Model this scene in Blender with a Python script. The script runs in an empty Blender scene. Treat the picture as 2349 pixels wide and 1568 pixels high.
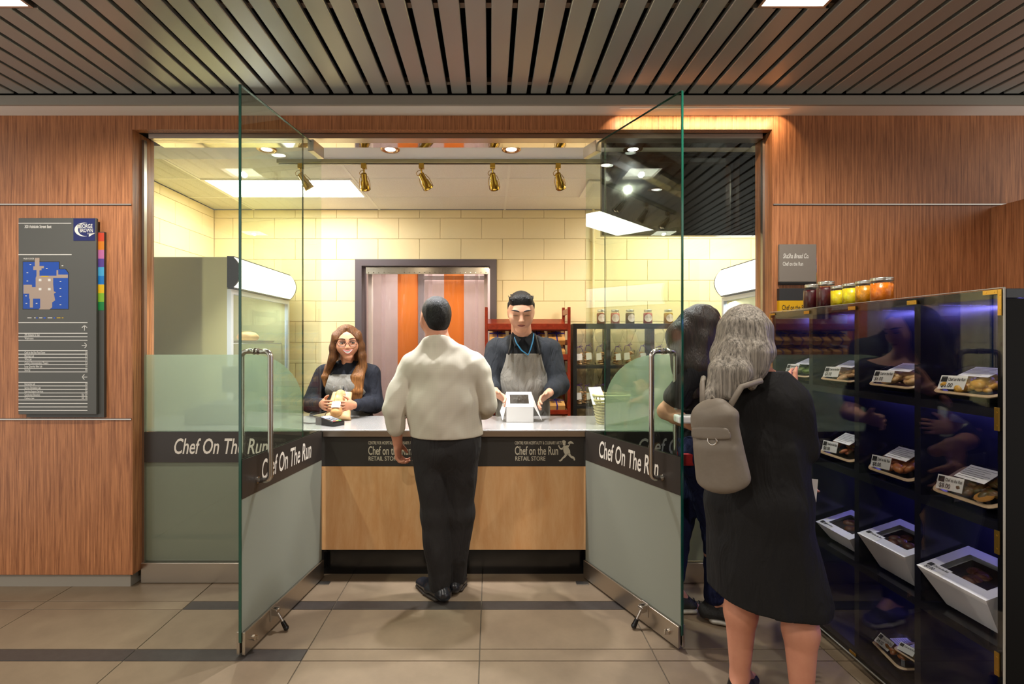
import bpy, bmesh, math, random
import numpy as np
from mathutils import Vector, Matrix, Euler
random.seed(7)
SC = bpy.context.scene
COL = SC.collection

# ------------------------------------------------------------------ camera
F_PX, CX, CY, CAMH = 1160.0, 1125.0, 784.0, 1.45
cam = bpy.data.cameras.new('camera'); camo = bpy.data.objects.new('camera', cam); COL.objects.link(camo)
camo.location = (0, 0, CAMH); camo.rotation_euler = (math.pi/2, 0, 0)
cam.sensor_width = 36.0; cam.lens = 36.0*F_PX/2349.0
cam.shift_x = (1174.5-CX)/2349.0; cam.shift_y = -(784.0-CY)/2349.0
cam.clip_start = 0.02; cam.clip_end = 60
SC.camera = camo

# ------------------------------------------------------------------ world and exposure
wd = bpy.data.worlds.new('world'); SC.world = wd; wd.use_nodes = True
wd.node_tree.nodes['Background'].inputs[0].default_value = (1.0, 0.96, 0.90, 1)
wd.node_tree.nodes['Background'].inputs[1].default_value = 0.95
SC.view_settings.view_transform = 'Standard'; SC.view_settings.look = 'None'
SC.view_settings.gamma = 1.0; SC.view_settings.exposure = 0.15
try:
    SC.view_settings.use_curve_mapping = False
    SC.cycles.transparent_max_bounces = 20; SC.cycles.max_bounces = 7; SC.cycles.diffuse_bounces = 4; SC.cycles.glossy_bounces = 4
    SC.cycles.use_adaptive_sampling = True; SC.cycles.adaptive_threshold = .05
    SC.cycles.caustics_reflective = False; SC.cycles.caustics_refractive = False
    SC.cycles.use_denoising = True; SC.cycles.sample_clamp_indirect = 6.0
except Exception: pass

def lamp(kind, name, loc, energy, color=(1,1,1), aim=None, size=.1, size_y=None, angle=60, blend=.6, parent=None):
    l = bpy.data.lights.new(name, kind); l.energy = energy; l.color = color
    if kind == 'AREA':
        l.size = size
        if size_y: l.shape = 'RECTANGLE'; l.size_y = size_y
    else: l.shadow_soft_size = size
    if kind == 'SPOT': l.spot_size = math.radians(angle); l.spot_blend = blend
    o = bpy.data.objects.new(name, l); COL.objects.link(o)
    o.location = loc
    if aim is not None:
        o.rotation_euler = (Vector(aim)-Vector(loc)).to_track_quat('-Z', 'Y').to_euler()
    return o

# daylight-coloured spill from the far ends of the corridor is left to the world; the lamps, seen and added, are
# built with their fixtures further down, their power is set here
P_CORR_DOWN = 20.0     # square downlights in the slatted ceiling
P_WASH = 1.15          # warm soffit downlight over the right of the storefront
P_RECESS = 150.0        # shop soffit downlights
P_TRACK = 24.0         # brass track heads
E_PANEL = 20.0          # fluorescent troffer
E_SIGN = 2.0           # cooler sign boxes
E_CASE = 75.0           # violet LED strips in the display case

# ------------------------------------------------------------------ helpers
def at(px, py, Y):
    return Vector(((px-CX)/F_PX*Y, Y, CAMH-(py-CY)/F_PX*Y))
def ax(px, Y): return (px-CX)/F_PX*Y
def az(py, Y): return CAMH-(py-CY)/F_PX*Y
def s2l(c):
    c = c/255.0
    return c/12.92 if c <= .04045 else ((c+.055)/1.055)**2.4
def rgb(r, g, b): return (s2l(r), s2l(g), s2l(b), 1.0)

MATS = {}
def mat(name, col, rough=.5, metal=0.0, spec=.5, bump=None, emit=None, alpha=None, coat=0, trans=None, vary=None, bscale=(1,1,1)):
    if name in MATS: return MATS[name]
    m = bpy.data.materials.new(name); m.use_nodes = True
    nt = m.node_tree; b = nt.nodes['Principled BSDF']
    b.inputs['Base Color'].default_value = col
    b.inputs['Roughness'].default_value = rough
    b.inputs['Metallic'].default_value = metal
    b.inputs['Specular IOR Level'].default_value = spec
    if coat: b.inputs['Coat Weight'].default_value = coat; b.inputs['Coat Roughness'].default_value = .08
    if emit: b.inputs['Emission Color'].default_value = emit[0]; b.inputs['Emission Strength'].default_value = emit[1]
    if trans: b.inputs['Transmission Weight'].default_value = trans
    if bump or vary:
        tc = nt.nodes.new('ShaderNodeTexCoord'); mp = nt.nodes.new('ShaderNodeMapping')
        mp.inputs['Scale'].default_value = bscale
        nt.links.new(tc.outputs['Object'], mp.inputs['Vector'])
    if bump:
        n = nt.nodes.new('ShaderNodeTexNoise'); n.inputs['Scale'].default_value = bump[0]; n.inputs['Detail'].default_value = 4
        nt.links.new(mp.outputs[0], n.inputs['Vector'])
        bp = nt.nodes.new('ShaderNodeBump'); bp.inputs['Strength'].default_value = bump[1]; bp.inputs['Distance'].default_value = bump[2] if len(bump) > 2 else .01
        nt.links.new(n.outputs['Fac'], bp.inputs['Height']); nt.links.new(bp.outputs[0], b.inputs['Normal'])
    if vary:
        n2 = nt.nodes.new('ShaderNodeTexNoise'); n2.inputs['Scale'].default_value = vary[0]; n2.inputs['Detail'].default_value = 6
        n2.inputs['Roughness'].default_value = .65
        nt.links.new(mp.outputs[0], n2.inputs['Vector'])
        cr = nt.nodes.new('ShaderNodeValToRGB')
        cr.color_ramp.elements[0].position = .3; cr.color_ramp.elements[1].position = .7
        cr.color_ramp.elements[0].color = col; cr.color_ramp.elements[1].color = vary[1]
        nt.links.new(n2.outputs['Fac'], cr.inputs[0]); nt.links.new(cr.outputs[0], b.inputs['Base Color'])
    MATS[name] = m
    return m

def schlick(nt, ior):
    """reflection of a thin sheet, the same from both sides"""
    lw = nt.nodes.new('ShaderNodeLayerWeight'); lw.inputs[0].default_value = .5
    pw = nt.nodes.new('ShaderNodeMath'); pw.operation = 'POWER'; pw.inputs[1].default_value = 5; nt.links.new(lw.outputs['Facing'], pw.inputs[0])
    f0 = ((ior-1)/(ior+1))**2
    ma = nt.nodes.new('ShaderNodeMath'); ma.operation = 'MULTIPLY_ADD'; ma.inputs[1].default_value = 1-f0; ma.inputs[2].default_value = f0; nt.links.new(pw.outputs[0], ma.inputs[0])
    return lw, ma.outputs[0]
def glass_mat(name, tint, ior=1.5, rough=0.0, bump=None, gloss=1.0):
    """thin clear sheet: tinted see-through, fresnel reflection"""
    m = bpy.data.materials.new(name); m.use_nodes = True; nt = m.node_tree; nt.nodes.clear()
    out = nt.nodes.new('ShaderNodeOutputMaterial'); mx = nt.nodes.new('ShaderNodeMixShader')
    t = nt.nodes.new('ShaderNodeBsdfTransparent'); t.inputs[0].default_value = tint
    g = nt.nodes.new('ShaderNodeBsdfGlossy'); g.inputs['Roughness'].default_value = rough
    g.inputs[0].default_value = (gloss, gloss, gloss, 1)
    fr, fac = schlick(nt, ior)
    nt.links.new(fac, mx.inputs[0]); nt.links.new(t.outputs[0], mx.inputs[1]); nt.links.new(g.outputs[0], mx.inputs[2])
    if bump:
        n = nt.nodes.new('ShaderNodeTexNoise'); n.inputs['Scale'].default_value = bump[0]
        tc = nt.nodes.new('ShaderNodeTexCoord'); nt.links.new(tc.outputs['Object'], n.inputs['Vector'])
        bp = nt.nodes.new('ShaderNodeBump'); bp.inputs['Strength'].default_value = bump[1]; bp.inputs['Distance'].default_value = .01
        nt.links.new(n.outputs['Fac'], bp.inputs['Height']); nt.links.new(bp.outputs[0], g.inputs['Normal']); nt.links.new(bp.outputs[0], fr.inputs['Normal'])
    nt.links.new(mx.outputs[0], out.inputs[0])
    MATS[name] = m; return m

def film_mat(name, dif, trl, clear, wd=.3, wt=.5):
    """frosted film: diffuse + translucent + some clear see-through (weights wd, wt, rest)"""
    m = bpy.data.materials.new(name); m.use_nodes = True; nt = m.node_tree; nt.nodes.clear()
    out = nt.nodes.new('ShaderNodeOutputMaterial')
    d = nt.nodes.new('ShaderNodeBsdfDiffuse'); d.inputs[0].default_value = dif
    t = nt.nodes.new('ShaderNodeBsdfTranslucent'); t.inputs[0].default_value = trl
    c = nt.nodes.new('ShaderNodeBsdfTransparent'); c.inputs[0].default_value = clear
    m1 = nt.nodes.new('ShaderNodeMixShader'); m1.inputs[0].default_value = wt/(wd+wt)
    nt.links.new(d.outputs[0], m1.inputs[1]); nt.links.new(t.outputs[0], m1.inputs[2])
    m2 = nt.nodes.new('ShaderNodeMixShader'); m2.inputs[0].default_value = wd+wt
    nt.links.new(c.outputs[0], m2.inputs[1]); nt.links.new(m1.outputs[0], m2.inputs[2])
    nt.links.new(m2.outputs[0], out.inputs[0]); MATS[name] = m; return m

def wood_mat(name, dark, light, scale=(70, 70, 1.6), rough=.38, grain=1.0, spec=.4):
    m = bpy.data.materials.new(name); m.use_nodes = True; nt = m.node_tree; b = nt.nodes['Principled BSDF']
    tc = nt.nodes.new('ShaderNodeTexCoord'); mp = nt.nodes.new('ShaderNodeMapping'); mp.inputs['Scale'].default_value = scale
    nt.links.new(tc.outputs['Object'], mp.inputs[0])
    n = nt.nodes.new('ShaderNodeTexNoise'); n.inputs['Scale'].default_value = 1.6; n.inputs['Detail'].default_value = 7; n.inputs['Roughness'].default_value = .7; n.inputs['Distortion'].default_value = .35
    nt.links.new(mp.outputs[0], n.inputs['Vector'])
    cr = nt.nodes.new('ShaderNodeValToRGB'); e = cr.color_ramp.elements
    e[0].position = .33; e[1].position = .66; e[0].color = dark; e[1].color = light
    nt.links.new(n.outputs['Fac'], cr.inputs[0]); nt.links.new(cr.outputs[0], b.inputs['Base Color'])
    bp = nt.nodes.new('ShaderNodeBump'); bp.inputs['Strength'].default_value = .12*grain; bp.inputs['Distance'].default_value = .002
    nt.links.new(n.outputs['Fac'], bp.inputs['Height']); nt.links.new(bp.outputs[0], b.inputs['Normal'])
    b.inputs['Roughness'].default_value = rough; b.inputs['Specular IOR Level'].default_value = spec
    MATS[name] = m; return m

class MB:
    """collects shapes, builds ONE mesh object"""
    def __init__(s): s.v = []; s.f = []; s.m = []; s.sm = []
    def add(s, v, f, M=None, mi=0, smooth=False):
        o = len(s.v)
        s.v += [tuple(M @ Vector(p)) if M is not None else tuple(p) for p in v]
        for q in f: s.f.append([i+o for i in q]); s.m.append(mi); s.sm.append(smooth)
        return s
    def box(s, x0, x1, y0, y1, z0, z1, bev=0, M=None, mi=0):
        if bev > 0:
            bm = bmesh.new(); bmesh.ops.create_cube(bm, size=1)
            for v in bm.verts: v.co = Vector(((x0+x1)/2+v.co.x*(x1-x0), (y0+y1)/2+v.co.y*(y1-y0), (z0+z1)/2+v.co.z*(z1-z0)))
            bmesh.ops.bevel(bm, geom=list(bm.edges), offset=bev, segments=2 if bev > .004 else 1, affect='EDGES', profile=.6)
            return s.bm(bm, M, mi)
        v = [(x, y, z) for x in (x0, x1) for y in (y0, y1) for z in (z0, z1)]
        f = [(0,1,3,2), (4,6,7,5), (0,4,5,1), (2,3,7,6), (0,2,6,4), (1,5,7,3)]
        return s.add(v, f, M, mi)
    def bm(s, bm, M=None, mi=0, smooth=False):
        bm.verts.index_update()
        s.add([v.co[:] for v in bm.verts], [[v.index for v in f.verts] for f in bm.faces], M, mi, smooth); bm.free(); return s
    def cyl(s, a, b, r0, r1=None, n=16, cap=True, mi=0, smooth=True):
        a, b = Vector(a), Vector(b); r1 = r0 if r1 is None else r1
        q = (b-a).to_track_quat('Z', 'Y'); v = []; 
        for p, r in ((a, r0), (b, r1)):
            for i in range(n):
                t = 2*math.pi*i/n; v.append(p+q @ Vector((r*math.cos(t), r*math.sin(t), 0)))
        s.add(v, [(i, (i+1) % n, n+(i+1) % n, n+i) for i in range(n)], None, mi, smooth)
        if cap:
            s.add(v[:n], [list(range(n))[::-1]], None, mi); s.add(v[n:], [list(range(n))], None, mi)
        return s
    def lathe(s, prof, c=(0,0,0), n=20, M=None, mi=0, smooth=True):
        v = []; f = []; k = len(prof)
        for r, z in prof:
            for i in range(n):
                t = 2*math.pi*i/n; v.append((c[0]+r*math.cos(t), c[1]+r*math.sin(t), c[2]+z))
        for j in range(k-1):
            for i in range(n): f.append((j*n+i, j*n+(i+1) % n, (j+1)*n+(i+1) % n, (j+1)*n+i))
        s.add(v, f, M, mi, smooth); return s
    def tube(s, path, r, n=10, mi=0, closed=False):
        P = [Vector(p) for p in path]; k = len(P); v = []; R = r if isinstance(r, (list, tuple)) else [r]*k
        up = None
        for i in range(k):
            d = (P[(i+1) % k]-P[i-1]) if closed else (P[min(i+1, k-1)]-P[max(i-1, 0)])
            d.normalize()
            if up is None:
                up = Vector((0, 0, 1)) if abs(d.z) < .9 else Vector((1, 0, 0))
            u = d.cross(up).normalized(); w = u.cross(d).normalized(); up = w
            for j in range(n):
                t = 2*math.pi*j/n; v.append(P[i]+R[i]*(u*math.cos(t)+w*math.sin(t)))
        f = []
        for i in range(k if closed else k-1):
            for j in range(n):
                a = i*n; b = ((i+1) % k)*n; f.append((a+j, a+(j+1) % n, b+(j+1) % n, b+j))
        if not closed: f += [list(range(n))[::-1], list(range((k-1)*n, k*n))]
        return s.add(v, f, None, mi, True)
    def ell(s, c, r, nu=14, nv=9, M=None, mi=0):
        v = [(c[0], c[1], c[2]-r[2])]; 
        for j in range(1, nv):
            p = -math.pi/2+math.pi*j/nv
            for i in range(nu):
                t = 2*math.pi*i/nu; v.append((c[0]+r[0]*math.cos(p)*math.cos(t), c[1]+r[1]*math.cos(p)*math.sin(t), c[2]+r[2]*math.sin(p)))
        v.append((c[0], c[1], c[2]+r[2])); f = []
        for i in range(nu): f.append((0, 1+(i+1) % nu, 1+i)); f.append((len(v)-1, len(v)-1-nu+i, len(v)-1-nu+(i+1) % nu))
        for j in range(nv-2):
            for i in range(nu): a = 1+j*nu; f.append((a+i, a+(i+1) % nu, a+nu+(i+1) % nu, a+nu+i))
        return s.add(v, f, M, mi, True)
    def prism(s, pts, y0, y1, M=None, mi=0, flip=False):
        """outline in (x,z) extruded along y"""
        n = len(pts); v = [(p[0], y0, p[1]) for p in pts]+[(p[0], y1, p[1]) for p in pts]
        f = [list(range(n)), list(range(n, 2*n))[::-1]]+[(i, i+n, (i+1) % n+n, (i+1) % n) for i in range(n)]
        return s.add(v, f, M, mi)
    def poly(s, pts, M=None, mi=0): return s.add(pts, [list(range(len(pts)))], M, mi)
    def build(s, name, m, parent=None, local=False):
        off = Vector((0, 0, 0))
        if parent is not None and not local:
            p = parent
            while p is not None: off += p.location; p = p.parent
        me = bpy.data.meshes.new(name)
        me.from_pydata([tuple(Vector(p)-off) for p in s.v], [], s.f)
        for mm in (m if isinstance(m, (list, tuple)) else [m]): me.materials.append(mm)
        me.polygons.foreach_set('material_index', s.m); me.polygons.foreach_set('use_smooth', s.sm)
        me.validate(); 
        bm = bmesh.new(); bm.from_mesh(me); bmesh.ops.recalc_face_normals(bm, faces=bm.faces); bm.to_mesh(me); bm.free()
        return link(name, me, parent)
def link(name, me, parent=None, loc=None, rot=None):
    o = bpy.data.objects.new(name, me); COL.objects.link(o)
    if parent is not None: o.parent = parent
    if loc is not None: o.location = loc
    if rot is not None: o.rotation_euler = rot
    return o
def tag(o, label=None, cat=None, group=None, kind=None):
    if label: o['label'] = label
    if cat: o['category'] = cat
    if group: o['group'] = group
    if kind: o['kind'] = kind
    return o
def thing(name, loc, label, cat, group=None, rz=0, kind=None):
    o = bpy.data.objects.new(name, None); COL.objects.link(o); o.location = loc; o.rotation_euler = (0, 0, rz)
    o.empty_display_size = .05
    return tag(o, label, cat, group, kind)
def dup(root, loc, rz=None, label=None, scale=None, rot=None):
    def cp(o, par):
        c = o.copy(); COL.objects.link(c); c.parent = par
        for ch in list(o.children): cp(ch, c)
        return c
    r = cp(root, None); r.location = loc
    if rz is not None: r.rotation_euler = (0, 0, rz)
    if rot is not None: r.rotation_euler = rot
    if scale is not None: r.scale = scale
    if label: r['label'] = label
    return r
def qbox(name, m, parent, *a, bev=0, local=False): return MB().box(*a, bev=bev).build(name, m, parent, local)

_tcache = {}
def glyphs(txt):
    if txt in _tcache: return _tcache[txt]
    c = bpy.data.curves.new('t', 'FONT'); c.body = txt; c.size = 1; c.resolution_u = 3; c.offset = .012
    o = bpy.data.objects.new('t', c); COL.objects.link(o)
    dg = bpy.context.evaluated_depsgraph_get(); me = bpy.data.meshes.new_from_object(o.evaluated_get(dg))
    v = [tuple(p.co) for p in me.vertices]; f = [list(p.vertices) for p in me.polygons]
    bpy.data.objects.remove(o); bpy.data.curves.remove(c); bpy.data.meshes.remove(me)
    _tcache[txt] = (v, f); return v, f
def text(mb, txt, O, R, U, x0, x1, zb, cap, shear=0, mi=0, right=False, width=None):
    """lettering in the plane O + x*R + z*U, fitted between x0 and x1 (x1 None: natural condensed width)"""
    v, f = glyphs(txt)
    if not v: return
    O, R, U = Vector(O), Vector(R), Vector(U)
    mn = min(p[0] for p in v); mxx = max(p[0] for p in v); k = cap/.63
    sx = (x1-x0)/(mxx-mn) if x1 is not None else k*(width or .72)
    off = x0 if not right else x0-(mxx-mn)*sx
    mb.add([O+R*(off+(p[0]-mn)*sx+shear*p[1]*k)+U*(zb+p[1]*k) for p in v], f, None, mi)

# ------------------------------------------------------------------ implicit surfaces for bodies, clothes and food
def V3(p): return np.array(p, dtype=np.float64)
class SDF:
    def __init__(s, res=.006): s.res = res; s.p = []
    def cap(s, a, b, ra, rb=None, u=None, k=.02, sub=False):
        """tapered capsule with an elliptic section; ra, rb = radius or (radius along u, radius across)"""
        rb = ra if rb is None else rb
        ra = (ra, ra) if not isinstance(ra, (tuple, list)) else tuple(ra)
        rb = (rb, rb) if not isinstance(rb, (tuple, list)) else tuple(rb)
        s.p.append((V3(a), V3(b), ra, rb, None if u is None else V3(u), k, sub)); return s
    def ell(s, c, r, axis=(0,0,1), u=(1,0,0), k=.02, sub=False):
        """ellipsoid: r = (along u, across, along axis)"""
        s.p.append((V3(c), V3(axis), tuple(r), None, V3(u), k, sub)); return s
    def chain(s, pts, rad, u=None, k=.02):
        for i in range(len(pts)-1): s.cap(pts[i], pts[i+1], rad[i], rad[i+1], u, k)
        return s
    def grid(s, fold=None, cuts=()):
        lo = np.full(3, 9e9); hi = -lo
        for a, b, ra, rb, u, k, sub in s.p:
            if sub: continue
            if rb is None: R = max(ra); A = B = a
            else: R = max(ra+rb); A, B = a, b
            lo = np.minimum(lo, np.minimum(A, B)-R); hi = np.maximum(hi, np.maximum(A, B)+R)
        h = s.res; lo -= 4*h; hi += 4*h
        n = np.ceil((hi-lo)/h).astype(int)+1
        D = np.full(n, .08, dtype=np.float32)
        axs = [lo[i]+h*np.arange(n[i]) for i in range(3)]
        for a, b, ra, rb, u, k, sub in s.p:
            if rb is None: R = max(ra); A = B = a
            else: R = max(ra+rb); A, B = a, b
            m = R+k+2*h+.01
            i0 = np.maximum(((np.minimum(A, B)-m-lo)/h).astype(int), 0); i1 = np.minimum(((np.maximum(A, B)+m-lo)/h).astype(int)+2, n)
            if np.any(i1 <= i0): continue
            X = axs[0][i0[0]:i1[0], None, None]; Y = axs[1][None, i0[1]:i1[1], None]; Z = axs[2][None, None, i0[2]:i1[2]]
            px, py, pz = X-a[0], Y-a[1], Z-a[2]
            if rb is None:
                w = b/np.linalg.norm(b); uu = u-w*np.dot(u, w); uu /= np.linalg.norm(uu); vv = np.cross(w, uu)
                qu = (px*uu[0]+py*uu[1]+pz*uu[2]); qv = (px*vv[0]+py*vv[1]+pz*vv[2]); qw = (px*w[0]+py*w[1]+pz*w[2])
                k0 = np.sqrt((qu/ra[0])**2+(qv/ra[1])**2+(qw/ra[2])**2); k1 = np.sqrt((qu/ra[0]**2)**2+(qv/ra[1]**2)**2+(qw/ra[2]**2)**2)+1e-9
                d = k0*(k0-1)/k1
            else:
                w = b-a; L = np.linalg.norm(w); w = w/L if L > 1e-9 else np.array([0, 0, 1.])
                t0 = px*w[0]+py*w[1]+pz*w[2]; t = np.clip(t0/max(L, 1e-9), 0, 1)
                if u is None and ra[0] == ra[1] and rb[0] == rb[1]:
                    d = np.sqrt((px-w[0]*t*L)**2+(py-w[1]*t*L)**2+(pz-w[2]*t*L)**2)-(ra[0]+(rb[0]-ra[0])*t)
                else:
                    uu = np.array([1., 0, 0]) if u is None else u
                    uu = uu-w*np.dot(uu, w); uu /= np.linalg.norm(uu); vv = np.cross(w, uu)
                    qu = px*uu[0]+py*uu[1]+pz*uu[2]; qv = px*vv[0]+py*vv[1]+pz*vv[2]; qw = t0-t*L
                    r0 = ra[0]+(rb[0]-ra[0])*t; r1 = ra[1]+(rb[1]-ra[1])*t; mm = np.minimum(r0, r1)
                    k0 = np.sqrt((qu/r0)**2+(qv/r1)**2+(qw/mm)**2); k1 = np.sqrt((qu/r0**2)**2+(qv/r1**2)**2+(qw/mm**2)**2)+1e-9
                    d = k0*(k0-1)/k1
            sl = tuple(slice(i0[i], i1[i]) for i in range(3)); E = D[sl]
            if sub:
                d = -d; hh = np.clip(.5+.5*(d-E)/k, 0, 1)
                D[sl] = E*(1-hh)+d*hh+k*hh*(1-hh)
            else:
                hh = np.clip(.5+.5*(E-d)/k, 0, 1); D[sl] = E*(1-hh)+d*hh-k*hh*(1-hh)
        G = (axs[0][:, None, None], axs[1][None, :, None], axs[2][None, None, :])
        if fold is not None: D = (D+fold(*G)).astype(np.float32)
        for c in cuts: D = np.maximum(D, c(*G)).astype(np.float32)
        D[0], D[-1] = .1, .1; D[:, 0], D[:, -1] = .1, .1; D[:, :, 0], D[:, :, -1] = .1, .1
        return D, lo, h
    def build(s, name, m, parent=None, fold=None, cuts=(), smooth=1):
        D, lo, h = s.grid(fold, cuts)
        S = D < 0
        c = [(0,0,0),(1,0,0),(0,1,0),(1,1,0),(0,0,1),(1,0,1),(0,1,1),(1,1,1)]
        nx, ny, nz = D.shape
        cnt = np.zeros((nx-1, ny-1, nz-1), np.uint8)
        for i, j, k in c: cnt += S[i:nx-1+i, j:ny-1+j, k:nz-1+k]
        I, J, K = np.nonzero((cnt > 0) & (cnt < 8)); N = len(I)
        val = np.stack([D[I+i, J+j, K+k] for i, j, k in c], 1).astype(np.float64)
        acc = np.zeros((N, 3)); ct = np.zeros(N)
        for e0, e1 in [(0,1),(2,3),(4,5),(6,7),(0,2),(1,3),(4,6),(5,7),(0,4),(1,5),(2,6),(3,7)]:
            va, vb = val[:, e0], val[:, e1]; cr = (va < 0) != (vb < 0)
            t = np.where(cr, va/np.where(cr, va-vb, 1), 0)
            pa = np.array(c[e0], float); pb = np.array(c[e1], float)
            acc += np.where(cr[:, None], pa+(pb-pa)*t[:, None], 0); ct += cr
        P = np.stack([I, J, K], 1)+acc/ct[:, None]
        idx = np.full((nx-1, ny-1, nz-1), -1, np.int32); idx[I, J, K] = np.arange(N)
        Q = []
        for axn in range(3):
            sl0 = [slice(None)]*3; sl1 = [slice(None)]*3; sl0[axn] = slice(0, -1); sl1[axn] = slice(1, None)
            A = S[tuple(sl0)]; B = S[tuple(sl1)]
            i, j, k = np.nonzero(A != B); pos = A[i, j, k]
            o1, o2 = [(a2) for a2 in range(3) if a2 != axn]
            base = [i, j, k]
            def cell(d1, d2):
                q = [x.copy() for x in base]; q[o1] = q[o1]-d1; q[o2] = q[o2]-d2
                return idx[q[0], q[1], q[2]]
            quad = np.stack([cell(1, 1), cell(0, 1), cell(0, 0), cell(1, 0)], 1)
            fl = pos if axn != 1 else ~pos
            quad[~fl] = quad[~fl][:, ::-1]
            Q.append(quad)
        Q = np.concatenate(Q); Q = Q[(Q >= 0).all(1)]
        for _ in range(smooth):
            sm = np.zeros_like(P); nn = np.zeros(N)
            for a, b in ((0,1),(1,2),(2,3),(3,0)):
                np.add.at(sm, Q[:, a], P[Q[:, b]]); np.add.at(sm, Q[:, b], P[Q[:, a]])
                np.add.at(nn, Q[:, a], 1); np.add.at(nn, Q[:, b], 1)
            P = P*.5+.5*sm/np.maximum(nn, 1)[:, None]
        P = lo+P*h
        off = np.zeros(3); p = parent
        while p is not None: off += np.array(p.location); p = p.parent
        P = P-off
        me = bpy.data.meshes.new(name)
        me.vertices.add(N); me.vertices.foreach_set('co', P.astype(np.float32).ravel())
        me.loops.add(len(Q)*4); me.loops.foreach_set('vertex_index', Q.astype(np.int32).ravel())
        me.polygons.add(len(Q)); me.polygons.foreach_set('loop_start', np.arange(0, len(Q)*4, 4, dtype=np.int32))
        me.polygons.foreach_set('use_smooth', np.ones(len(Q), bool))
        me.update(calc_edges=True); me.validate()
        me.materials.append(m)
        return link(name, me, parent)
def folds(amp, seed=1, freq=14, n=5, stretch=(1,1,.45)):
    r = np.random.RandomState(seed); W = r.randn(n, 3)*freq*np.array(stretch); ph = r.rand(n)*6.28
    W2 = r.randn(n, 3)*freq*.5*np.array(stretch); ph2 = r.rand(n)*6.28
    def f(X, Y, Z):
        d = 0
        for i in range(n):
            d = d+np.sin(X*W[i, 0]+Y*W[i, 1]+Z*W[i, 2]+ph[i]+1.3*np.sin(X*W2[i, 0]+Y*W2[i, 1]+Z*W2[i, 2]+ph2[i]))
        return d*amp/math.sqrt(n)
    return f
# ------------------------------------------------------------------ materials
WOOD = wood_mat('veneer', rgb(126, 75, 47), rgb(206, 140, 94), scale=(58, 58, 1.7), rough=.42)
MAPLE = wood_mat('maple', rgb(232, 170, 112), rgb(248, 202, 148), scale=(7, 7, 1.3), rough=.4, grain=.3)
WALNUT = wood_mat('rack_wood', rgb(112, 34, 18), rgb(150, 52, 28), scale=(9, 9, 9), rough=.3, grain=.3)
TILE = mat('floor_tile', rgb(116, 99, 80), .40, spec=.4, vary=(5.0, rgb(130, 112, 91)), bump=(60, .08, .002))
TILE_D = mat('floor_strip', rgb(56, 50, 47), .4, vary=(30, rgb(66, 60, 56)))
GROUT = mat('grout', rgb(84, 74, 60), .9)
SLAT = mat('slat_metal', rgb(168, 171, 168), .31, metal=.5)
BLACK = mat('plenum_black', rgb(8, 8, 8), .9, spec=.1)
MBLACK = mat('matt_black', rgb(22, 21, 21), .45)
PBLACK = mat('gloss_black', rgb(12, 12, 13), .16)
WHITE = mat('paint_white', rgb(240, 236, 228), .6)
FASCIA = mat('paint_grey', rgb(168, 162, 150), .6)
ALU = mat('brushed_aluminium', rgb(190, 184, 176), .3, metal=1.0, bump=(300, .05, .001), bscale=(.02, 1, 1))
STEEL = mat('brushed_steel', rgb(196, 190, 182), .22, metal=1.0, bump=(240, .06, .001), bscale=(.02, 1, 1))
POLISH = mat('polished_steel', rgb(214, 208, 200), .06, metal=1.0)
RAILMETAL = mat('rail_steel', rgb(196, 186, 172), .30, metal=1.0, bump=(240, .08, .001), bscale=(.05, .05, 1))
BLOCK = mat('block_paint', rgb(246, 226, 176), .55, bump=(90, .18, .004), vary=(3, rgb(248, 230, 184)))
MORTAR = mat('mortar_paint', rgb(226, 204, 156), .7)
CTILE = mat('ceiling_tile', rgb(252, 248, 242), .85, bump=(160, .5, .004), vary=(150, rgb(240, 233, 224)))
CPERF = mat('perforated_tile', rgb(232, 230, 214), .8, vary=(260, rgb(176, 172, 152)), bump=(240, .6, .004))
GRID = mat('grid_white', rgb(250, 246, 238), .5)
SOFFIT = mat('soffit_white', rgb(250, 252, 253), .6)
FRAMEP = mat('frame_mauve', rgb(92, 82, 88), .45)
CREAM = mat('cream_paint', rgb(226, 214, 192), .5)
GLASS = glass_mat('clear_glass', (.90, .95, .895, 1))
GEDGE = mat('glass_edge', rgb(14, 74, 58), .12, spec=.8)
PGLASS = glass_mat('panel_glass', (.95, .975, .945, 1))
FROST = film_mat('frosted_film', rgb(176, 177, 163), rgb(184, 188, 170), (.9, .95, .9, 1), wd=.52, wt=.38)
FROST2 = film_mat('light_frosted_film', rgb(190, 200, 184), rgb(200, 214, 196), (.86, .92, .86, 1), wd=.20, wt=.30)
BAND = mat('band_film', rgb(54, 48, 44), .35)
LETTER = mat('letter_white', rgb(226, 218, 206), .5)
GREYSIGN = mat('sign_grey', rgb(86, 84, 78), .45)

YW, YG = 2.97, 3.06              # wood wall face, storefront glass plane
XL, XR = -2.105, 1.659           # opening in the wood wall
ZS, ZC = 2.779, 2.836            # soffit underside, slat underside
YB = 4.957                       # back wall of the shop

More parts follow.
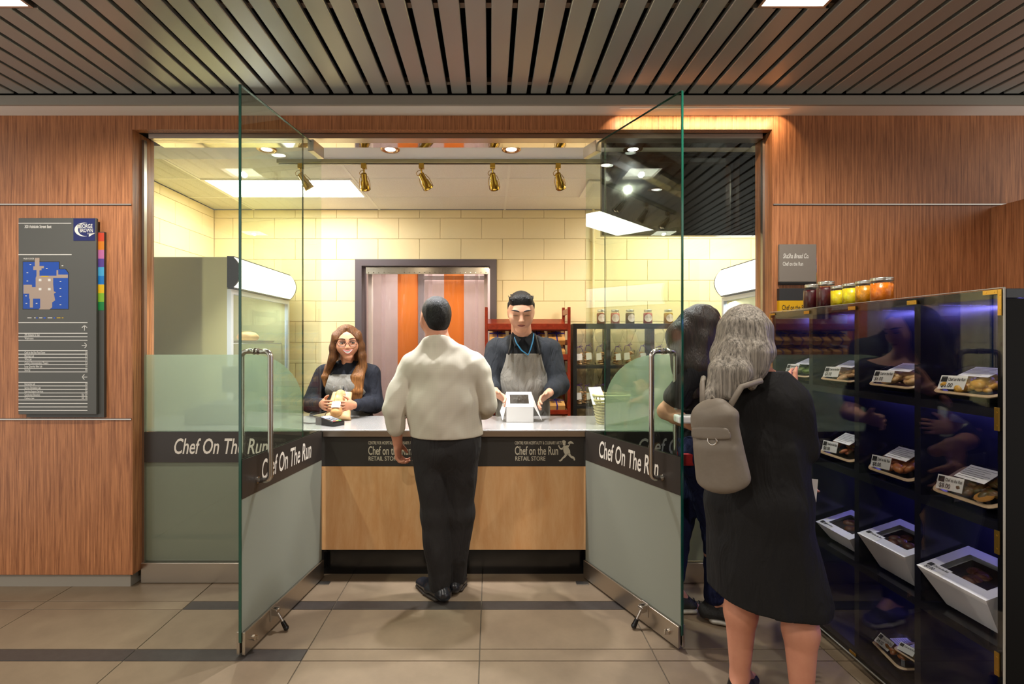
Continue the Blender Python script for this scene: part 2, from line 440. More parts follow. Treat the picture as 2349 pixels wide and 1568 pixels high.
# ------------------------------------------------------------------ floor
floor = tag(qbox('floor', GROUT, None, -3.6, 3.6, -2.6, 6.3, -.06, -.004), 'beige stone tile floor with dark inlaid strips', 'floor', kind='structure')
cols = [-.05+.811*k for k in range(-5, 6)]
rows = []
y = 2.832
while y > -1.6:
    rows.append((y-.088, y, True)); rows.append((y-.088-.354, y-.088, False)); y -= .4425
rows += [(2.832, 3.186, False), (3.186, 3.274, True), (3.274, 3.63, False), (3.63, 4.07, False), (4.07, 4.51, False), (4.51, 4.95, False)]
_tm = {}
def tile_mesh(w, d, m):
    key = (round(w, 3), round(d, 3), m.name)
    if key not in _tm:
        b = MB().box(-w/2, w/2, -d/2, d/2, -.010, 0, bev=.0012)
        o = b.build('tile_src', m); _tm[key] = o.data; bpy.data.objects.remove(o)
    return _tm[key]
for (y0, y1, strip) in rows:
    for k in range(len(cols)-1):
        dark = strip and ((abs(y1-2.832) < .01 and cols[k] > -1.7) or (abs(y1-2.3895) < .01 and cols[k] < -.87))
        w, d = .811-.005, y1-y0-.005
        link('floor_strip' if strip else 'floor_tile', tile_mesh(w, d, TILE_D if dark else TILE), floor, ((cols[k]+cols[k+1])/2, (y0+y1)/2, 0))

# ------------------------------------------------------------------ slatted corridor ceiling
ceil = tag(qbox('ceiling', BLACK, None, -3.6, 3.6, -2.6, 2.90, 2.96, 3.0), 'dark metal slat ceiling of the corridor', 'ceiling', kind='structure')
LIGHTS = [(-2.03, 1.955), (1.243, 1.955)]
_sl = {}
def slat_mesh(L):
    k = round(L, 3)
    if k not in _sl:
        b = MB(); w = .0435
        prof = [(-w, .020), (-w, .003), (-w+.003, 0), (w-.003, 0), (w, .003), (w, .020), (w-.002, .020), (w-.002, .004), (-w+.002, .004), (-w+.002, .020)]
        b.prism(prof, -L/2, L/2)
        o = b.build('slat_src', SLAT); _sl[k] = o.data; bpy.data.objects.remove(o)
    return _sl[k]
def put_slat(x, y0, y1): link('slat', slat_mesh(y1-y0), ceil, (x, (y0+y1)/2, ZC))
for k in range(-31, 32):
    x = -.0073+.055+.11*k
    cut = [l for l in LIGHTS if abs(x-l[0]) < .19]
    if cut: put_slat(x, 2.105, 2.822); put_slat(x, -2.4, 1.80)
    else: put_slat(x, -2.4, 2.822)
for yy in (2.76, 2.12, 1.1, .1, -1.0, -2.0):
    qbox('carrier_bar', mat('carrier', rgb(120, 104, 88), .5, metal=.5), ceil, -3.5, 3.5, yy-.016, yy+.016, ZC+.024, ZC+.05)
b = MB().box(-3.6, 3.6, 2.834, 2.850, ZS, 2.832).box(-3.6, 3.6, 2.8505, 2.969, ZS, ZS+.03, mi=1)
b.box(-3.6, 3.6, 2.836, 2.90, 2.8325, 2.958, mi=2)
tag(b.build('trim_1', [FASCIA, WHITE, BLACK]), 'pale painted soffit band between slat ceiling and wood wall', 'soffit', kind='structure')

# ------------------------------------------------------------------ wood walls
Z1, Z2, ZB = 2.2565, .9968, .083
def wood_wall(name, x0, x1, label, lower):
    root = thing(name, ((x0+x1)/2, YW, 0), label, 'wall', kind='structure')
    zs = [(Z1+.004, ZS+.02)]+([(Z2+.004, Z1-.004), (ZB, Z2-.004)] if lower else [(ZB, Z1-.004)])
    for z0, z1 in zs: qbox('wood_panel', WOOD, root, x0, x1, YW, YW+.03, z0, z1, bev=.0015)
    qbox('backing', MBLACK, root, x0, x1, YW+.031, 3.14, ZB, ZS)
    qbox('toe_kick', FASCIA if lower else MBLACK, root, x0, x1-(.03 if lower else 0), YW+.032, 3.13, 0, ZB)
    for z in ([Z1, Z2] if lower else [Z1]): qbox('reveal_strip', ALU, root, x0, x1, YW-.006, YW+.02, z-.004, z+.004)
    return root
wl = wood_wall('wall_left', -3.6, XL-.001, 'reddish wood veneer wall left of the shop front, holding the directory', True)
wr = wood_wall('wall_right', XR+.001, 3.6, 'reddish wood veneer wall right of the shop front, behind the display case', False)
for par, x0, x1 in ((wl, XL, XL+.003), (wr, XR-.003, XR)):
    MB().box(x0-.001, x1, YW, 3.16, ZB if par is wl else 0, 2.697).build('jamb_veneer', WOOD, par)
hd = thing('wall_front', (0, YW, 2.69), 'wood veneer header above the shop opening', 'wall', kind='structure')
qbox('wood_panel', WOOD, hd, XL, XR, YW, YW+.05, 2.697, ZS+.02)
qbox('backing', MBLACK, hd, XL, XR, YW+.06, 3.15, 2.72, ZS)
qbox('head_channel', RAILMETAL, hd, XL+.06, XR-.03, 3.025, 3.10, 2.668, 2.70)
qbox('head_underside', POLISH, hd, XL+.06, XR-.03, 3.10, 3.17, 2.668, 2.70)
sw = thing('wall_side', (2.88, 2.4, 0), 'low wood veneer side wall at the right edge', 'wall', kind='structure')
XS = ax(2271, YW)
qbox('wood_panel', WOOD, sw, XS, XS+.12, 1.3, YW-.002, ZB, Z1-.02, bev=.0015)
qbox('toe_kick', MBLACK, sw, XS+.02, XS+.12, 1.3, YW-.002, 0, ZB)
qbox('wall_rear', mat('corridor_wall', rgb(150, 120, 96), .7), None, -3.6, 3.6, -2.7, -2.6, 0, 3.0)
tag(bpy.data.objects['wall_rear'], 'plain warm corridor wall behind the viewer', 'wall', kind='structure')

# ------------------------------------------------------------------ shop shell
def block_rects(x0, x1, z0, z1, phase, opening=None):
    out = []; zc = 2.460-.2032*13; i = 0
    while zc < z1:
        a, bz = max(zc, z0), min(zc+.2032, z1)
        off = phase+(.2032 if i % 2 else 0); xx = off-.4064*30
        while xx < x1:
            l, r = max(xx, x0), min(xx+.4064, x1)
            if r-l > .03 and bz-a > .02:
                segs = [(l, r)]
                if opening and (a+bz)/2 < opening[2]:
                    segs = [(s0, s1) for s0, s1 in ((l, min(r, opening[0])), (max(l, opening[1]), r)) if s1-s0 > .02]
                out += [(s0, s1, a, bz) for s0, s1 in segs]
            xx += .4064
        zc += .2032; i += 1
    return out
_bk = {}
def block_mesh(w, h):
    k = (round(w, 3), round(h, 3))
    if k not in _bk:
        o = MB().box(-w/2+.0015, w/2-.0015, 0, .012, -h/2+.0015, h/2-.0015, bev=.002).build('block_src', BLOCK); _bk[k] = o.data; bpy.data.objects.remove(o)
    return _bk[k]
DX0, DX1, DZ = -1.32, .06, 2.2568
ZT = 2.745
wb = MB().box(-2.75, DX0, YB+.0095, YB+.16, 0, ZT).box(DX1, 2.80, YB+.0095, YB+.16, 0, ZT).box(DX0, DX1, YB+.0095, YB+.16, DZ, ZT).build('wall_back', MORTAR)
tag(wb, 'cream painted concrete block wall at the back of the shop', 'wall', kind='structure')
for l, r, z0, z1 in block_rects(-2.709, 2.75, 0, ZT, -1.508, (DX0, DX1, DZ)):
    link('block', block_mesh(r-l, z1-z0), wb, ((l+r)/2, YB, (z0+z1)/2))
wsl = tag(qbox('wall_shop_left', MORTAR, None, -2.86, -2.7185, 3.15, YB+.1, 0, ZT), 'cream painted block side wall behind the left cooler', 'wall', kind='structure')
for l, r, z0, z1 in block_rects(3.15, YB, 0, ZT, YB-.4064*5):
    o = link('block', block_mesh(r-l, z1-z0), wsl, (-2.709, (l+r)/2, (z0+z1)/2), (0, 0, math.pi/2))
wsr = tag(qbox('wall_shop_right', MORTAR, None, 2.7595, 2.9, 3.15, YB+.1, 0, ZT), 'cream painted block side wall behind the right cooler', 'wall', kind='structure')
for l, r, z0, z1 in block_rects(3.15, YB, 0, ZT, YB-.4064*5):
    link('block', block_mesh(r-l, z1-z0), wsr, (2.75, (l+r)/2, (z0+z1)/2), (0, 0, -math.pi/2))
cs = tag(qbox('ceiling_shop', MBLACK, None, -2.86, 2.9, 3.15, YB+.15, ZT+.03, ZT+.06), 'suspended acoustic tile ceiling of the shop', 'ceiling', kind='structure')
bk = tag(MB().box(-2.86, 2.9, 3.172, 3.40, 2.68, ZT+.03).build('ceiling_bulkhead', SOFFIT), 'smooth white dropped ceiling strip just inside the shop front', 'ceiling', kind='structure')
TX = [-2.709, -2.32, -1.09, .14, 1.37, 2.60, 2.75]; TY = [3.40, 3.494, 4.016, 4.538, YB]
for i in range(len(TX)-1):
    for j in range(len(TY)-1):
        if i == 1 and j == 2: continue
        qbox('ceiling_tile', CPERF if i == 0 else CTILE, cs, TX[i]+.004, TX[i+1]-.004, TY[j]+.004, TY[j+1]-.004, ZT+.004, ZT+.02)
for x in TX[1:-1]: qbox('grid_bar', GRID, cs, x-.010, x+.010, 3.40, YB, ZT, ZT+.008)
for yy in TY[1:-1]: qbox('grid_bar', GRID, cs, -2.709, 2.75, yy-.006, yy+.006, ZT+.001, ZT+.007)
# room behind the strip curtain
rb = tag(MB().box(-2.2, 1.2, 6.1, 6.2, 0, 2.7).box(-2.2, -2.1, 5.12, 6.1, 0, 2.7).box(1.1, 1.2, 5.12, 6.1, 0, 2.7).box(-2.2, 1.2, 5.12, 6.2, 2.6, 2.7).build('wall_kitchen', mat('kitchen_wall', rgb(214, 196, 190), .6, vary=(2.0, rgb(196, 176, 172)))),
         'pale mauve walls of the room behind the strip curtain', 'wall', kind='structure')

# ------------------------------------------------------------------ doorway with strip curtain
d3 = thing('door_3', (-.63, YB, 0), 'mauve framed back doorway hung with clear and orange plastic strips', 'doorway', kind='structure')
fw = .064
MB().box(DX0, DX0+fw, YB-.03, YB+.17, 0, DZ).build('frame_post', FRAMEP, d3)
MB().box(DX1-fw, DX1, YB-.03, YB+.17, 0, DZ).build('frame_post', FRAMEP, d3)
MB().box(DX0+fw, DX1-fw, YB-.03, YB+.17, DZ-fw, DZ).build('frame_head', FRAMEP, d3)
for x in (DX0+fw+.03, DX1-fw-.06): qbox('inner_jamb', CREAM, d3, x, x+.035, YB+.12, YB+.17, 0, DZ-fw)
qbox('inner_head', CREAM, d3, DX0+fw+.03, DX1-fw-.03, YB+.12, YB+.17, DZ-fw-.05, DZ-fw)
zb = az(628, YB)
mb = qbox('mounting_bar', STEEL, d3, DX0+fw+.03, DX1-fw-.01, YB+.02, YB+.045, zb+.006, zb+.072)
MB().box(DX0+fw+.04, DX1-fw-.02, YB+.005, YB+.02, zb, zb+.028).build('clamp_plate', STEEL, d3)
n = 24
for i in range(n):
    x = DX0+fw+.06+i*(DX1-DX0-2*fw-.1)/(n-1)
    MB().cyl((x, YB+.001, zb+.014), (x, YB+.006, zb+.014), .005, n=8).build('bolt', POLISH, d3)
def strip_mat(name, tint, trl, wt):
    m = film_mat(name, tint, trl, tint, wd=.06, wt=wt); nt = m.node_tree
    o = [x for x in nt.nodes if x.type == 'OUTPUT_MATERIAL'][0]; src = o.inputs[0].links[0].from_socket
    g = nt.nodes.new('ShaderNodeBsdfGlossy'); g.inputs['Roughness'].default_value = .12
    f, fac = schlick(nt, 1.5); mx = nt.nodes.new('ShaderNodeMixShader')
    nt.links.new(fac, mx.inputs[0]); nt.links.new(src, mx.inputs[1]); nt.links.new(g.outputs[0], mx.inputs[2]); nt.links.new(mx.outputs[0], o.inputs[0])
    n1 = nt.nodes.new('ShaderNodeTexNoise'); n1.inputs['Scale'].default_value = 2.5; bp = nt.nodes.new('ShaderNodeBump'); bp.inputs['Strength'].default_value = .5; bp.inputs['Distance'].default_value = .05
    tc = nt.nodes.new('ShaderNodeTexCoord'); mp = nt.nodes.new('ShaderNodeMapping'); mp.inputs['Scale'].default_value = (6, 1, .8)
    nt.links.new(tc.outputs['Object'], mp.inputs[0]); nt.links.new(mp.outputs[0], n1.inputs['Vector']); nt.links.new(n1.outputs['Fac'], bp.inputs['Height']); nt.links.new(bp.outputs[0], g.inputs['Normal'])
    return m
SCLR = strip_mat('clear_strip', (.93, .88, .88, 1), rgb(236, 220, 222), .22)
SORG = strip_mat('orange_strip', (.98, .40, .12, 1), rgb(255, 140, 50), .40)
xs = DX0+fw+.05; k = 0
def strip(x0, x1, m, yy):
    v = []; f = []; nn = 6
    for i in range(nn+1):
        x = x0+(x1-x0)*i/nn; bow = .010*math.sin(math.pi*i/nn)
        v += [(x, yy-bow, zb+.01), (x, yy-bow-.004*math.sin(x*30), 1.2), (x, yy-bow, .04)]
    for i in range(nn): f += [(3*i, 3*i+3, 3*i+4, 3*i+1), (3*i+1, 3*i+4, 3*i+5, 3*i+2)]
    MB().add(v, f, smooth=True).build('curtain_strip', m, d3)
o1, o2 = (ax(911, YB), ax(958, YB)), (ax(1018, YB), ax(1064, YB))
strip(*o1, SORG, YB+.028); strip(*o2, SORG, YB+.028)
for x0, x1, yy in ((xs, xs+.17, .034), (xs+.13, o1[0]+.03, .04), (o1[1]-.03, o1[1]+.14, .035), (o1[1]+.10, o2[0]+.03, .04), (o2[1]-.03, o2[1]+.14, .034), (o2[1]+.11, DX1-fw-.02, .04)):
    strip(x0, x1, SCLR, YB+yy)
d4 = thing('door_4', (-.6, 5.9, 0), 'grey metal inner door frame seen through the strip curtain', 'doorway', kind='structure')
qbox('frame_post', mat('dark_post', rgb(60, 54, 56), .5), d4, ax(957, 5.6), ax(972, 5.6), 5.6, 5.66, 0, 2.35)
qbox('frame_head', mat('dark_post2', rgb(92, 84, 84), .5), d4, ax(972, 5.6), ax(1118, 5.6), 5.6, 5.66, az(640, 5.6), az(632, 5.6))
qbox('door_leaf', mat('door_leaf', rgb(206, 186, 178), .5, vary=(3, rgb(190, 166, 160)), bscale=(6, 6, .6)), d4, ax(974, 5.7), ax(1114, 5.7), 5.7, 5.74, 0, az(642, 5.7))
lamp('AREA', 'kitchen_light', (-.5, 5.5, 2.58), 26, (1, .95, .93), (-.5, 5.5, 0), size=1.2, size_y=.5)

# ------------------------------------------------------------------ storefront side windows
def side_window(name, x0, x1, inner, label):
    w = thing(name, ((x0+x1)/2, YG, 0), label, 'window', kind='structure')
    z0, z1 = .125, 2.668
    MB().box(x0+.008, x1, YG-.006, YG+.006, z0, z1).build('pane', PGLASS, w)
    MB().box(x1-.0035 if inner > 0 else x0, x1+.001 if inner > 0 else x0+.0035, YG-.0062, YG+.0062, z0, z1).build('pane_edge', GEDGE, w)
    qbox('bottom_rail', RAILMETAL, w, x0, x1, YG-.022, YG+.022, .003, .122, bev=.002)
    xe = x0 if inner > 0 else x1-.014
    qbox('jamb_channel', ALU, w, xe, xe+.014, YG-.012, YG+.012, .12, z1)
    # films on the inner face of the glass
    bz0, bz1 = .7245, .9075
    MB().box(x0+.01, x1-.004, YG-.0085, YG-.0065, bz0, bz1).build('dark_band', BAND, w)
    MB().box(x0+.01, x1-.004, YG+.0065, YG+.008, z0, bz0).build('frosted_film', FROST, w)
    zt = 1.3735; r1, r2 = .31, .30; pts = []
    if inner > 0:
        pts = [(x0+.01, bz1), (x1-.004, bz1)]
        for i in range(13): t = i/12*math.pi/2; pts.append((x1-.004-r1+r1*math.cos(t), zt-r2+r2*math.sin(t)))
        pts.append((x0+.01, zt))
    else:
        pts = [(x0+.004, bz1), (x1-.01, bz1), (x1-.01, zt)]
        for i in range(13): t = math.pi/2+i/12*math.pi/2; pts.append((x0+.004+r1+r1*math.cos(t), zt-r2+r2*math.sin(t)))
    MB().prism(pts, YG+.0065, YG+.008).build('round_cornered_film', FROST2, w)
    return w
w1 = side_window('window_1', XL+.004, -1.134, 1, 'fixed glass side panel left of the open doors, with dark lettered band')
w2 = side_window('window_2', .691, XR-.004, -1, 'fixed glass side panel right of the open doors, under the screen')
t = MB(); text(t, 'Chef On The Run', (0, YG-.0095, 0), (1,0,0), (0,0,1), ax(397, 3.05), ax(612, 3.05), az(1040, 3.05), .083, shear=.16); t.build('lettering', LETTER, w1)
t = MB(); text(t, 'Chef On The Run', (0, YG-.0095, 0), (1,0,0), (0,0,1), ax(1462, 3.05), ax(1690, 3.05), az(1040, 3.05), .083, shear=.16); t.build('lettering', LETTER, w2)

# ------------------------------------------------------------------ open glass doors
def glass_door(name, heel, toe, side, label):
    heel, toe = Vector(heel), Vector(toe); d = (toe-heel).normalized(); L = .79
    rz = math.atan2(d.y, d.x)
    D = thing(name, (heel.x, heel.y, 0), label, 'door', rz=rz, kind='structure')
    # local x runs from heel to toe; local +y is to the left of that
    z0, z1 = .112, 2.63
    g = MB(); g.box(0, L-.0035, -.006, .006, z0, z1).build('pane', GLASS, D, True)
    MB().box(L-.0035, L, -.0062, .0062, z0-.04, z1).box(0, L-.0035, -.0062, .0062, z1-.002, z1+.0005).build('pane_edge', GEDGE, D, True)
    for s in (-1, 1): MB().box(-.005, L-.006 if True else L, .0065 if s > 0 else -.021, .021 if s > 0 else -.0065, .012, .116, bev=.0015).build('bottom_rail', RAILMETAL, D, True)
    MB().box(0, L-.02, -.0062, .0062, .015, .10).build('rail_core', MBLACK, D, True)
    MB().box(-.01, .125, -.019, .019, z1-.055, z1+.012, bev=.002).build('top_patch_fitting', RAILMETAL, D, True)
    b0, b1 = .728, .908
    MB().box(0, L-.004, -.0085, -.0065, b0, b1).box(0, L-.004, .0065, .0085, b0, b1).build('dark_band', BAND, D, True)
    MB().box(0, L-.004, -.0078, -.0065, .117, b0).box(0, L-.004, .0065, .0078, .117, b0).build('frosted_film', FROST, D, True)
    # lettering on the face seen from the middle of the opening
    s = side; t = MB()
    if s > 0: text(t, 'Chef On The Run', (0, .0095, 0), (-1,0,0), (0,0,1), -.635, -.138, .776, .088, shear=.10)
    else: text(t, 'Chef On The Run', (0, -.0095, 0), (1,0,0), (0,0,1), .138, .635, .776, .088, shear=.10)
    t.build('lettering', LETTER, D, True)
    # back to back pull handles
    hx = L-.125; za, zb_ = .785, 1.405
    for s2 in (-1, 1):
        q = []
        off = .075*s2; r = .028
        q.append((hx, .006*s2, zb_))
        q.append((hx, off-r*s2, zb_))
        for i in range(1, 7): tt = i/6*math.pi/2; q.append((hx, off-r*s2+r*s2*math.sin(tt), zb_-r+r*math.cos(tt)))
        for i in range(0, 7): tt = i/6*math.pi/2; q.append((hx, off-r*s2+r*s2*math.cos(tt), za+r-r*math.sin(tt)))
        q.append((hx, .006*s2, za))
        hdl = MB().tube(q, .0125, 14)
        for z in (za, zb_): hdl.cyl((hx, .006*s2, z), (hx, .012*s2, z), .016, n=16)
        hdl.build('pull_handle', STEEL, D, True)
    # kick-down stop and thumb-turn on the inner face
    s = side; y = .021*s; kx = L-.235
    ks = MB().box(kx-.025, kx+.025, min(y, y+.004*s), max(y, y+.004*s), .055, .125, bev=.001).box(kx-.014, kx-.008, min(y, y+.03*s), max(y, y+.03*s), .078, .112).box(kx+.008, kx+.014, min(y, y+.03*s), max(y, y+.03*s), .078, .112)
    ks.cyl((kx, y+.022*s, .095), (kx-.0, y+.062*s, .035), .008, .006, 10)
    ks.cyl((kx-.016, y+.022*s, .097), (kx+.016, y+.022*s, .097), .012, n=12)
    kk = ks.build('door_stop', ALU, D, True)
    MB().cyl((kx, y+.052*s, .048), (kx, y+.068*s, .022), .0105, .013, 12).ell((kx, y+.072*s, .017), (.015, .013, .013)).build('rubber_tip', PBLACK, kk, True)
    lk = MB().cyl((L-.07, y, .06), (L-.07, y+.012*s, .06), .014, n=16).box(L-.073, L-.067, min(y+.01*s, y+.024*s), max(y+.01*s, y+.024*s), .05, .07)
    lk.build('thumb_turn', POLISH, D, True)
    return D
dl = glass_door('door_1', (-1.042, 3.10, 0), (-1.1475, 2.323, 0), 1, 'frameless glass door standing open on the left, with pull handles')
dr = glass_door('door_2', (.590, 3.10, 0), (.9056, 2.366, 0), -1, 'frameless glass door standing open on the right, beside the two shoppers')
for i, (x, nm) in enumerate(((-1.02, 'left'), (.57, 'right'))):
    p = MB().box(x-.02, x+.055, 3.02, 3.06, .0005, .004, bev=.001) if i == 0 else MB().box(x-.055, x+.02, 3.02, 3.06, .0005, .004, bev=.001)
    tag(p.build('floor_pivot_plate', ALU), f'small metal floor pivot plate at the heel of the {nm} glass door', 'floor plate', 'door pivot plates')
# ------------------------------------------------------------------ corridor downlights
LAMPW = mat('lamp_white', (1, 1, 1, 1), .5, emit=((1, .93, .82, 1), 9.0))
for i, (lx, ly) in enumerate(LIGHTS):
    L = thing('ceiling_downlight', (lx, ly, ZC), f'square recessed downlight in the slat ceiling near the top {"left" if i == 0 else "right"} corner', 'downlight', 'corridor downlights')
    h = .127
    f = MB()
    for a in ((-h-.012, -h, -h-.012, h+.012), (h, h+.012, -h-.012, h+.012), (-h, h, -h-.012, -h), (-h, h, h, h+.012)):
        f.box(lx+a[0], lx+a[1], ly+a[2], ly+a[3], ZC-.004, ZC+.09)
    f.build('trim_frame', ALU, L)
    qbox('lens', LAMPW, L, lx-h, lx+h, ly-h, ly+h, ZC+.02, ZC+.024)
    for k in (-1, 0, 1): qbox('slat_end_cap', SLAT, L, lx+k*.11-.04, lx+k*.11+.04, 2.098, 2.104, ZC, ZC+.02)
    lamp('SPOT', 'downlight_lamp', (lx, ly, ZC-.01), P_CORR_DOWN*4, (1, .93, .82), (lx, ly, 0), size=.02, angle=166, blend=.6)
for lx, ly in ((-3.0, -.3), (-.4, -.3), (2.2, -.3), (-.4, -1.8)):  # unseen downlights added behind the viewer to light the corridor
    L = thing('ceiling_downlight', (lx, ly, ZC-.005), 'unseen square downlight added to light the corridor behind the viewer', 'downlight', 'added downlights behind the viewer')
    qbox('lens', LAMPW, L, lx-.127, lx+.127, ly-.127, ly+.127, ZC-.006, ZC-.002)
    f = MB()
    for a in ((-.14, -.127, -.14, .14), (.127, .14, -.14, .14), (-.127, .127, -.14, -.127), (-.127, .127, .127, .14)): f.box(lx+a[0], lx+a[1], ly+a[2], ly+a[3], ZC-.009, ZC-.001)
    f.build('trim_frame', ALU, L)
    lamp('SPOT', 'downlight_lamp', (lx, ly, ZC-.015), P_CORR_DOWN*3.2, (1, .93, .82), (lx, ly, 0), size=.02, angle=166, blend=.6)

# warm linear lamp recessed in the painted soffit, close to the wall
wx = 1.22
L = thing('soffit_light', (wx, 2.875, ZS), 'slim warm light slot in the soffit above the right glass door', 'soffit light')
qbox('trim', WHITE, L, wx-.49, wx+.49, 2.866, 2.884, ZS-.002, ZS-.0002)
qbox('lens', mat('warm_lens', (1, 1, 1, 1), .5, emit=((1, .72, .42, 1), .12)), L, wx-.48, wx+.48, 2.869, 2.881, ZS-.003, ZS-.0021)
for k in [-.45+.06*i for i in range(16)]: lamp('SPOT', 'soffit_lamp', (wx+k, 2.868, ZS-.012), P_WASH, (1, .72, .42), (wx+k, 2.97, ZS-.10), size=0, angle=100, blend=.35)

# ------------------------------------------------------------------ shop ceiling fixtures
def troffer(x0, x1, label):
    xc = (x0+x1)/2
    tl = thing('ceiling_light_panel', (xc, 4.277, ZT), label, 'ceiling light', 'fluorescent ceiling panels')
    qbox('diffuser', mat('troffer', (1, 1, 1, 1), .5, emit=((1, .97, .90, 1), E_PANEL)), tl, x0+.035, x1-.035, 4.045, 4.509, ZT-.001, ZT+.003)
    f = MB()
    for a in ((x0+.01, x0+.035, 4.024, 4.53), (x1-.035, x1-.01, 4.024, 4.53), (x0+.035, x1-.035, 4.024, 4.045), (x0+.035, x1-.035, 4.509, 4.53)): f.box(*a, ZT-.004, ZT+.02)
    f.build('frame', GRID, tl)
troffer(-2.32, -1.09, 'long bright fluorescent ceiling panel above the left of the shop')
troffer(1.37, 2.60, 'added fluorescent fill panel, unseen behind the black wall screen')  # second panel, added out of view to light the right side evenly
vt = thing('ceiling_vent', (1.03, 4.28, ZT), 'square white ceiling air vent right of the last track spotlight', 'vent')
vx0, vx1, vy0, vy1 = .79, 1.27, 4.05, 4.505
f = MB()
for a in ((vx0, vx0+.04, vy0, vy1), (vx1-.04, vx1, vy0, vy1), (vx0+.04, vx1-.04, vy0, vy0+.04), (vx0+.04, vx1-.04, vy1-.04, vy1)): f.box(*a, ZT-.012, ZT-.001)
f.build('frame', GRID, vt)
qbox('backing', mat('vent_dark', rgb(150, 140, 122), .7), vt, vx0+.04, vx1-.04, vy0+.04, vy1-.04, ZT-.003, ZT-.001)
for i in range(5):
    yy = vy0+.075+i*.078
    MB().add([(vx0+.04, yy-.028, ZT-.004), (vx1-.04, yy-.028, ZT-.004), (vx1-.04, yy+.02, ZT-.020), (vx0+.04, yy+.02, ZT-.020), (vx0+.04, yy-.026, ZT-.0025), (vx1-.04, yy-.026, ZT-.0025), (vx1-.04, yy+.022, ZT-.0185), (vx0+.04, yy+.022, ZT-.0185)],
             [(0, 1, 2, 3), (7, 6, 5, 4), (0, 4, 5, 1), (2, 6, 7, 3)]).build('slat', GRID, vt)
# recessed spots in the white bulkhead
ZK = 2.68
BRASSRING = mat('spot_ring', rgb(196, 160, 120), .25, metal=1)
SPOTLENS = mat('spot_lens', (1, 1, 1, 1), .4, emit=((1, .97, .92, 1), 14))
RX = [-1.428, -.640, .1336, .91]
for i, x in enumerate(RX):
    L = thing('recessed_spotlight', (x, 3.228, ZK), ['recessed round spotlight seen through the left glass door', 'round recessed spotlight above the smiling server', 'round recessed spotlight above the man folding the box', 'round recessed spotlight partly hidden over the wall screen'][i], 'spotlight', 'round recessed spots')
    MB().lathe([(.062, 0), (.060, -.006), (.048, -.008), (.044, -.003), (.036, .0), (.034, -.002)], (x, 3.228, ZK), 24).build('ring', BRASSRING, L)
    MB().cyl((x, 3.228, ZK-.0022), (x, 3.228, ZK-.0015), .033, n=20).build('lens', SPOTLENS, L)
    lamp('SPOT', 'recessed_lamp', (x, 3.215, ZK-.014), P_RECESS, (.97, .98, 1), (x, 3.19, 0), size=.03, angle=84, blend=.55)

# track and brass heads
BRASS = mat('brass', rgb(186, 150, 62), .18, metal=1)
TRACKM = mat('track_bronze', rgb(176, 168, 128), .35, metal=.6)
tk = thing('light_track', (-.25, 3.42, 2.65), 'long bronze light track running across the shop ceiling', 'light track')
MB().box(-1.44, .98, 3.402, 3.438, 2.655, 2.682, bev=.002).build('rail', TRACKM, tk)
qbox('slot', MBLACK, tk, -1.43, .97, 3.414, 3.426, 2.6525, 2.6548)
for x in (-1.0, 0, .8): qbox('ceiling_clip', TRACKM, tk, x-.02, x+.02, 3.404, 3.436, 2.682, ZT)
def track_head(px, dx, dy, label, pw=1.0):
    x = ax(px, 3.42); H = thing('track_spotlight', (x, 3.42, 2.655), label, 'spotlight', 'brass track spotlights')
    z = 2.655
    MB().box(x-.017, x+.017, 3.403, 3.437, z-.034, z-.0005, bev=.002).build('clip', BRASS, H)
    j = Vector((x, 3.42, z-.075)); MB().cyl((x, 3.42, z-.03), j, .006, n=10).build('stem', BRASS, H)
    d = Vector((dx, dy, -1)).normalized(); a = j-d*.012; e = j+d*.115; q = d.to_track_quat('Z', 'Y')
    M = Matrix.Translation(a) @ q.to_matrix().to_4x4()
    MB().lathe([(.0, 0), (.014, 0), (.020, .006), (.020, .05), (.026, .058), (.030, .095), (.034, .115), (.031, .116)], n=18, M=M).build('lamp_body', BRASS, H)
    MB().lathe([(.031, .0), (.021, -.04), (0.0, -.045)], n=16, M=Matrix.Translation(a+d*.116) @ q.to_matrix().to_4x4()).build('reflector', POLISH, H)
    MB().ell((0, 0, 0), (.013, .013, .014), M=Matrix.Translation(a+d*.10) @ q.to_matrix().to_4x4()).build('bulb', mat('bulb_warm', (1, 1, 1, 1), .4, emit=((1, .8, .5, 1), 7)), H)
    s = d.cross(Vector((0, 1, 0))).normalized()
    yk = [a+d*(.02)+s*.024, a+d*.055+s*.035, a+d*.112+s*.036]; yk2 = [a+d*(.02)-s*.024, a+d*.055-s*.035, a+d*.112-s*.036]
    for q_ in (yk, yk2): MB().tube(q_, .0022, 6).build('wire_yoke', BRASS, H)
    ar = [a+d*.01-s*.02]+[a+Vector((-.03*math.sin(t), 0, .02+.022*math.cos(t)-.022)) for t in (2.2, 1.5, .8, .1)]+[Vector((x+.004, 3.42, z-.036))]
    MB().tube(ar, .0022, 6).build('lead_wire', BRASS, H)
    ls = a+d*.13
    lamp('SPOT', 'track_lamp', ls, P_TRACK*pw, (1, .80, .52), ls+d, size=.02, angle=95, blend=.8)
    return H
track_head(690, .55, .55, 'brass track spotlight seen through the left glass door', .35)
track_head(835, -.08, .75, 'leftmost brass track spotlight in the clear opening, pointing down', .45)
track_head(967, .55, .70, 'brass track spotlight above the customer, tilted to the right')
track_head(1130, .22, .90, 'brass track spotlight above and left of the box-folding man')
track_head(1280, .45, .98, 'rightmost brass track spotlight in the clear opening')

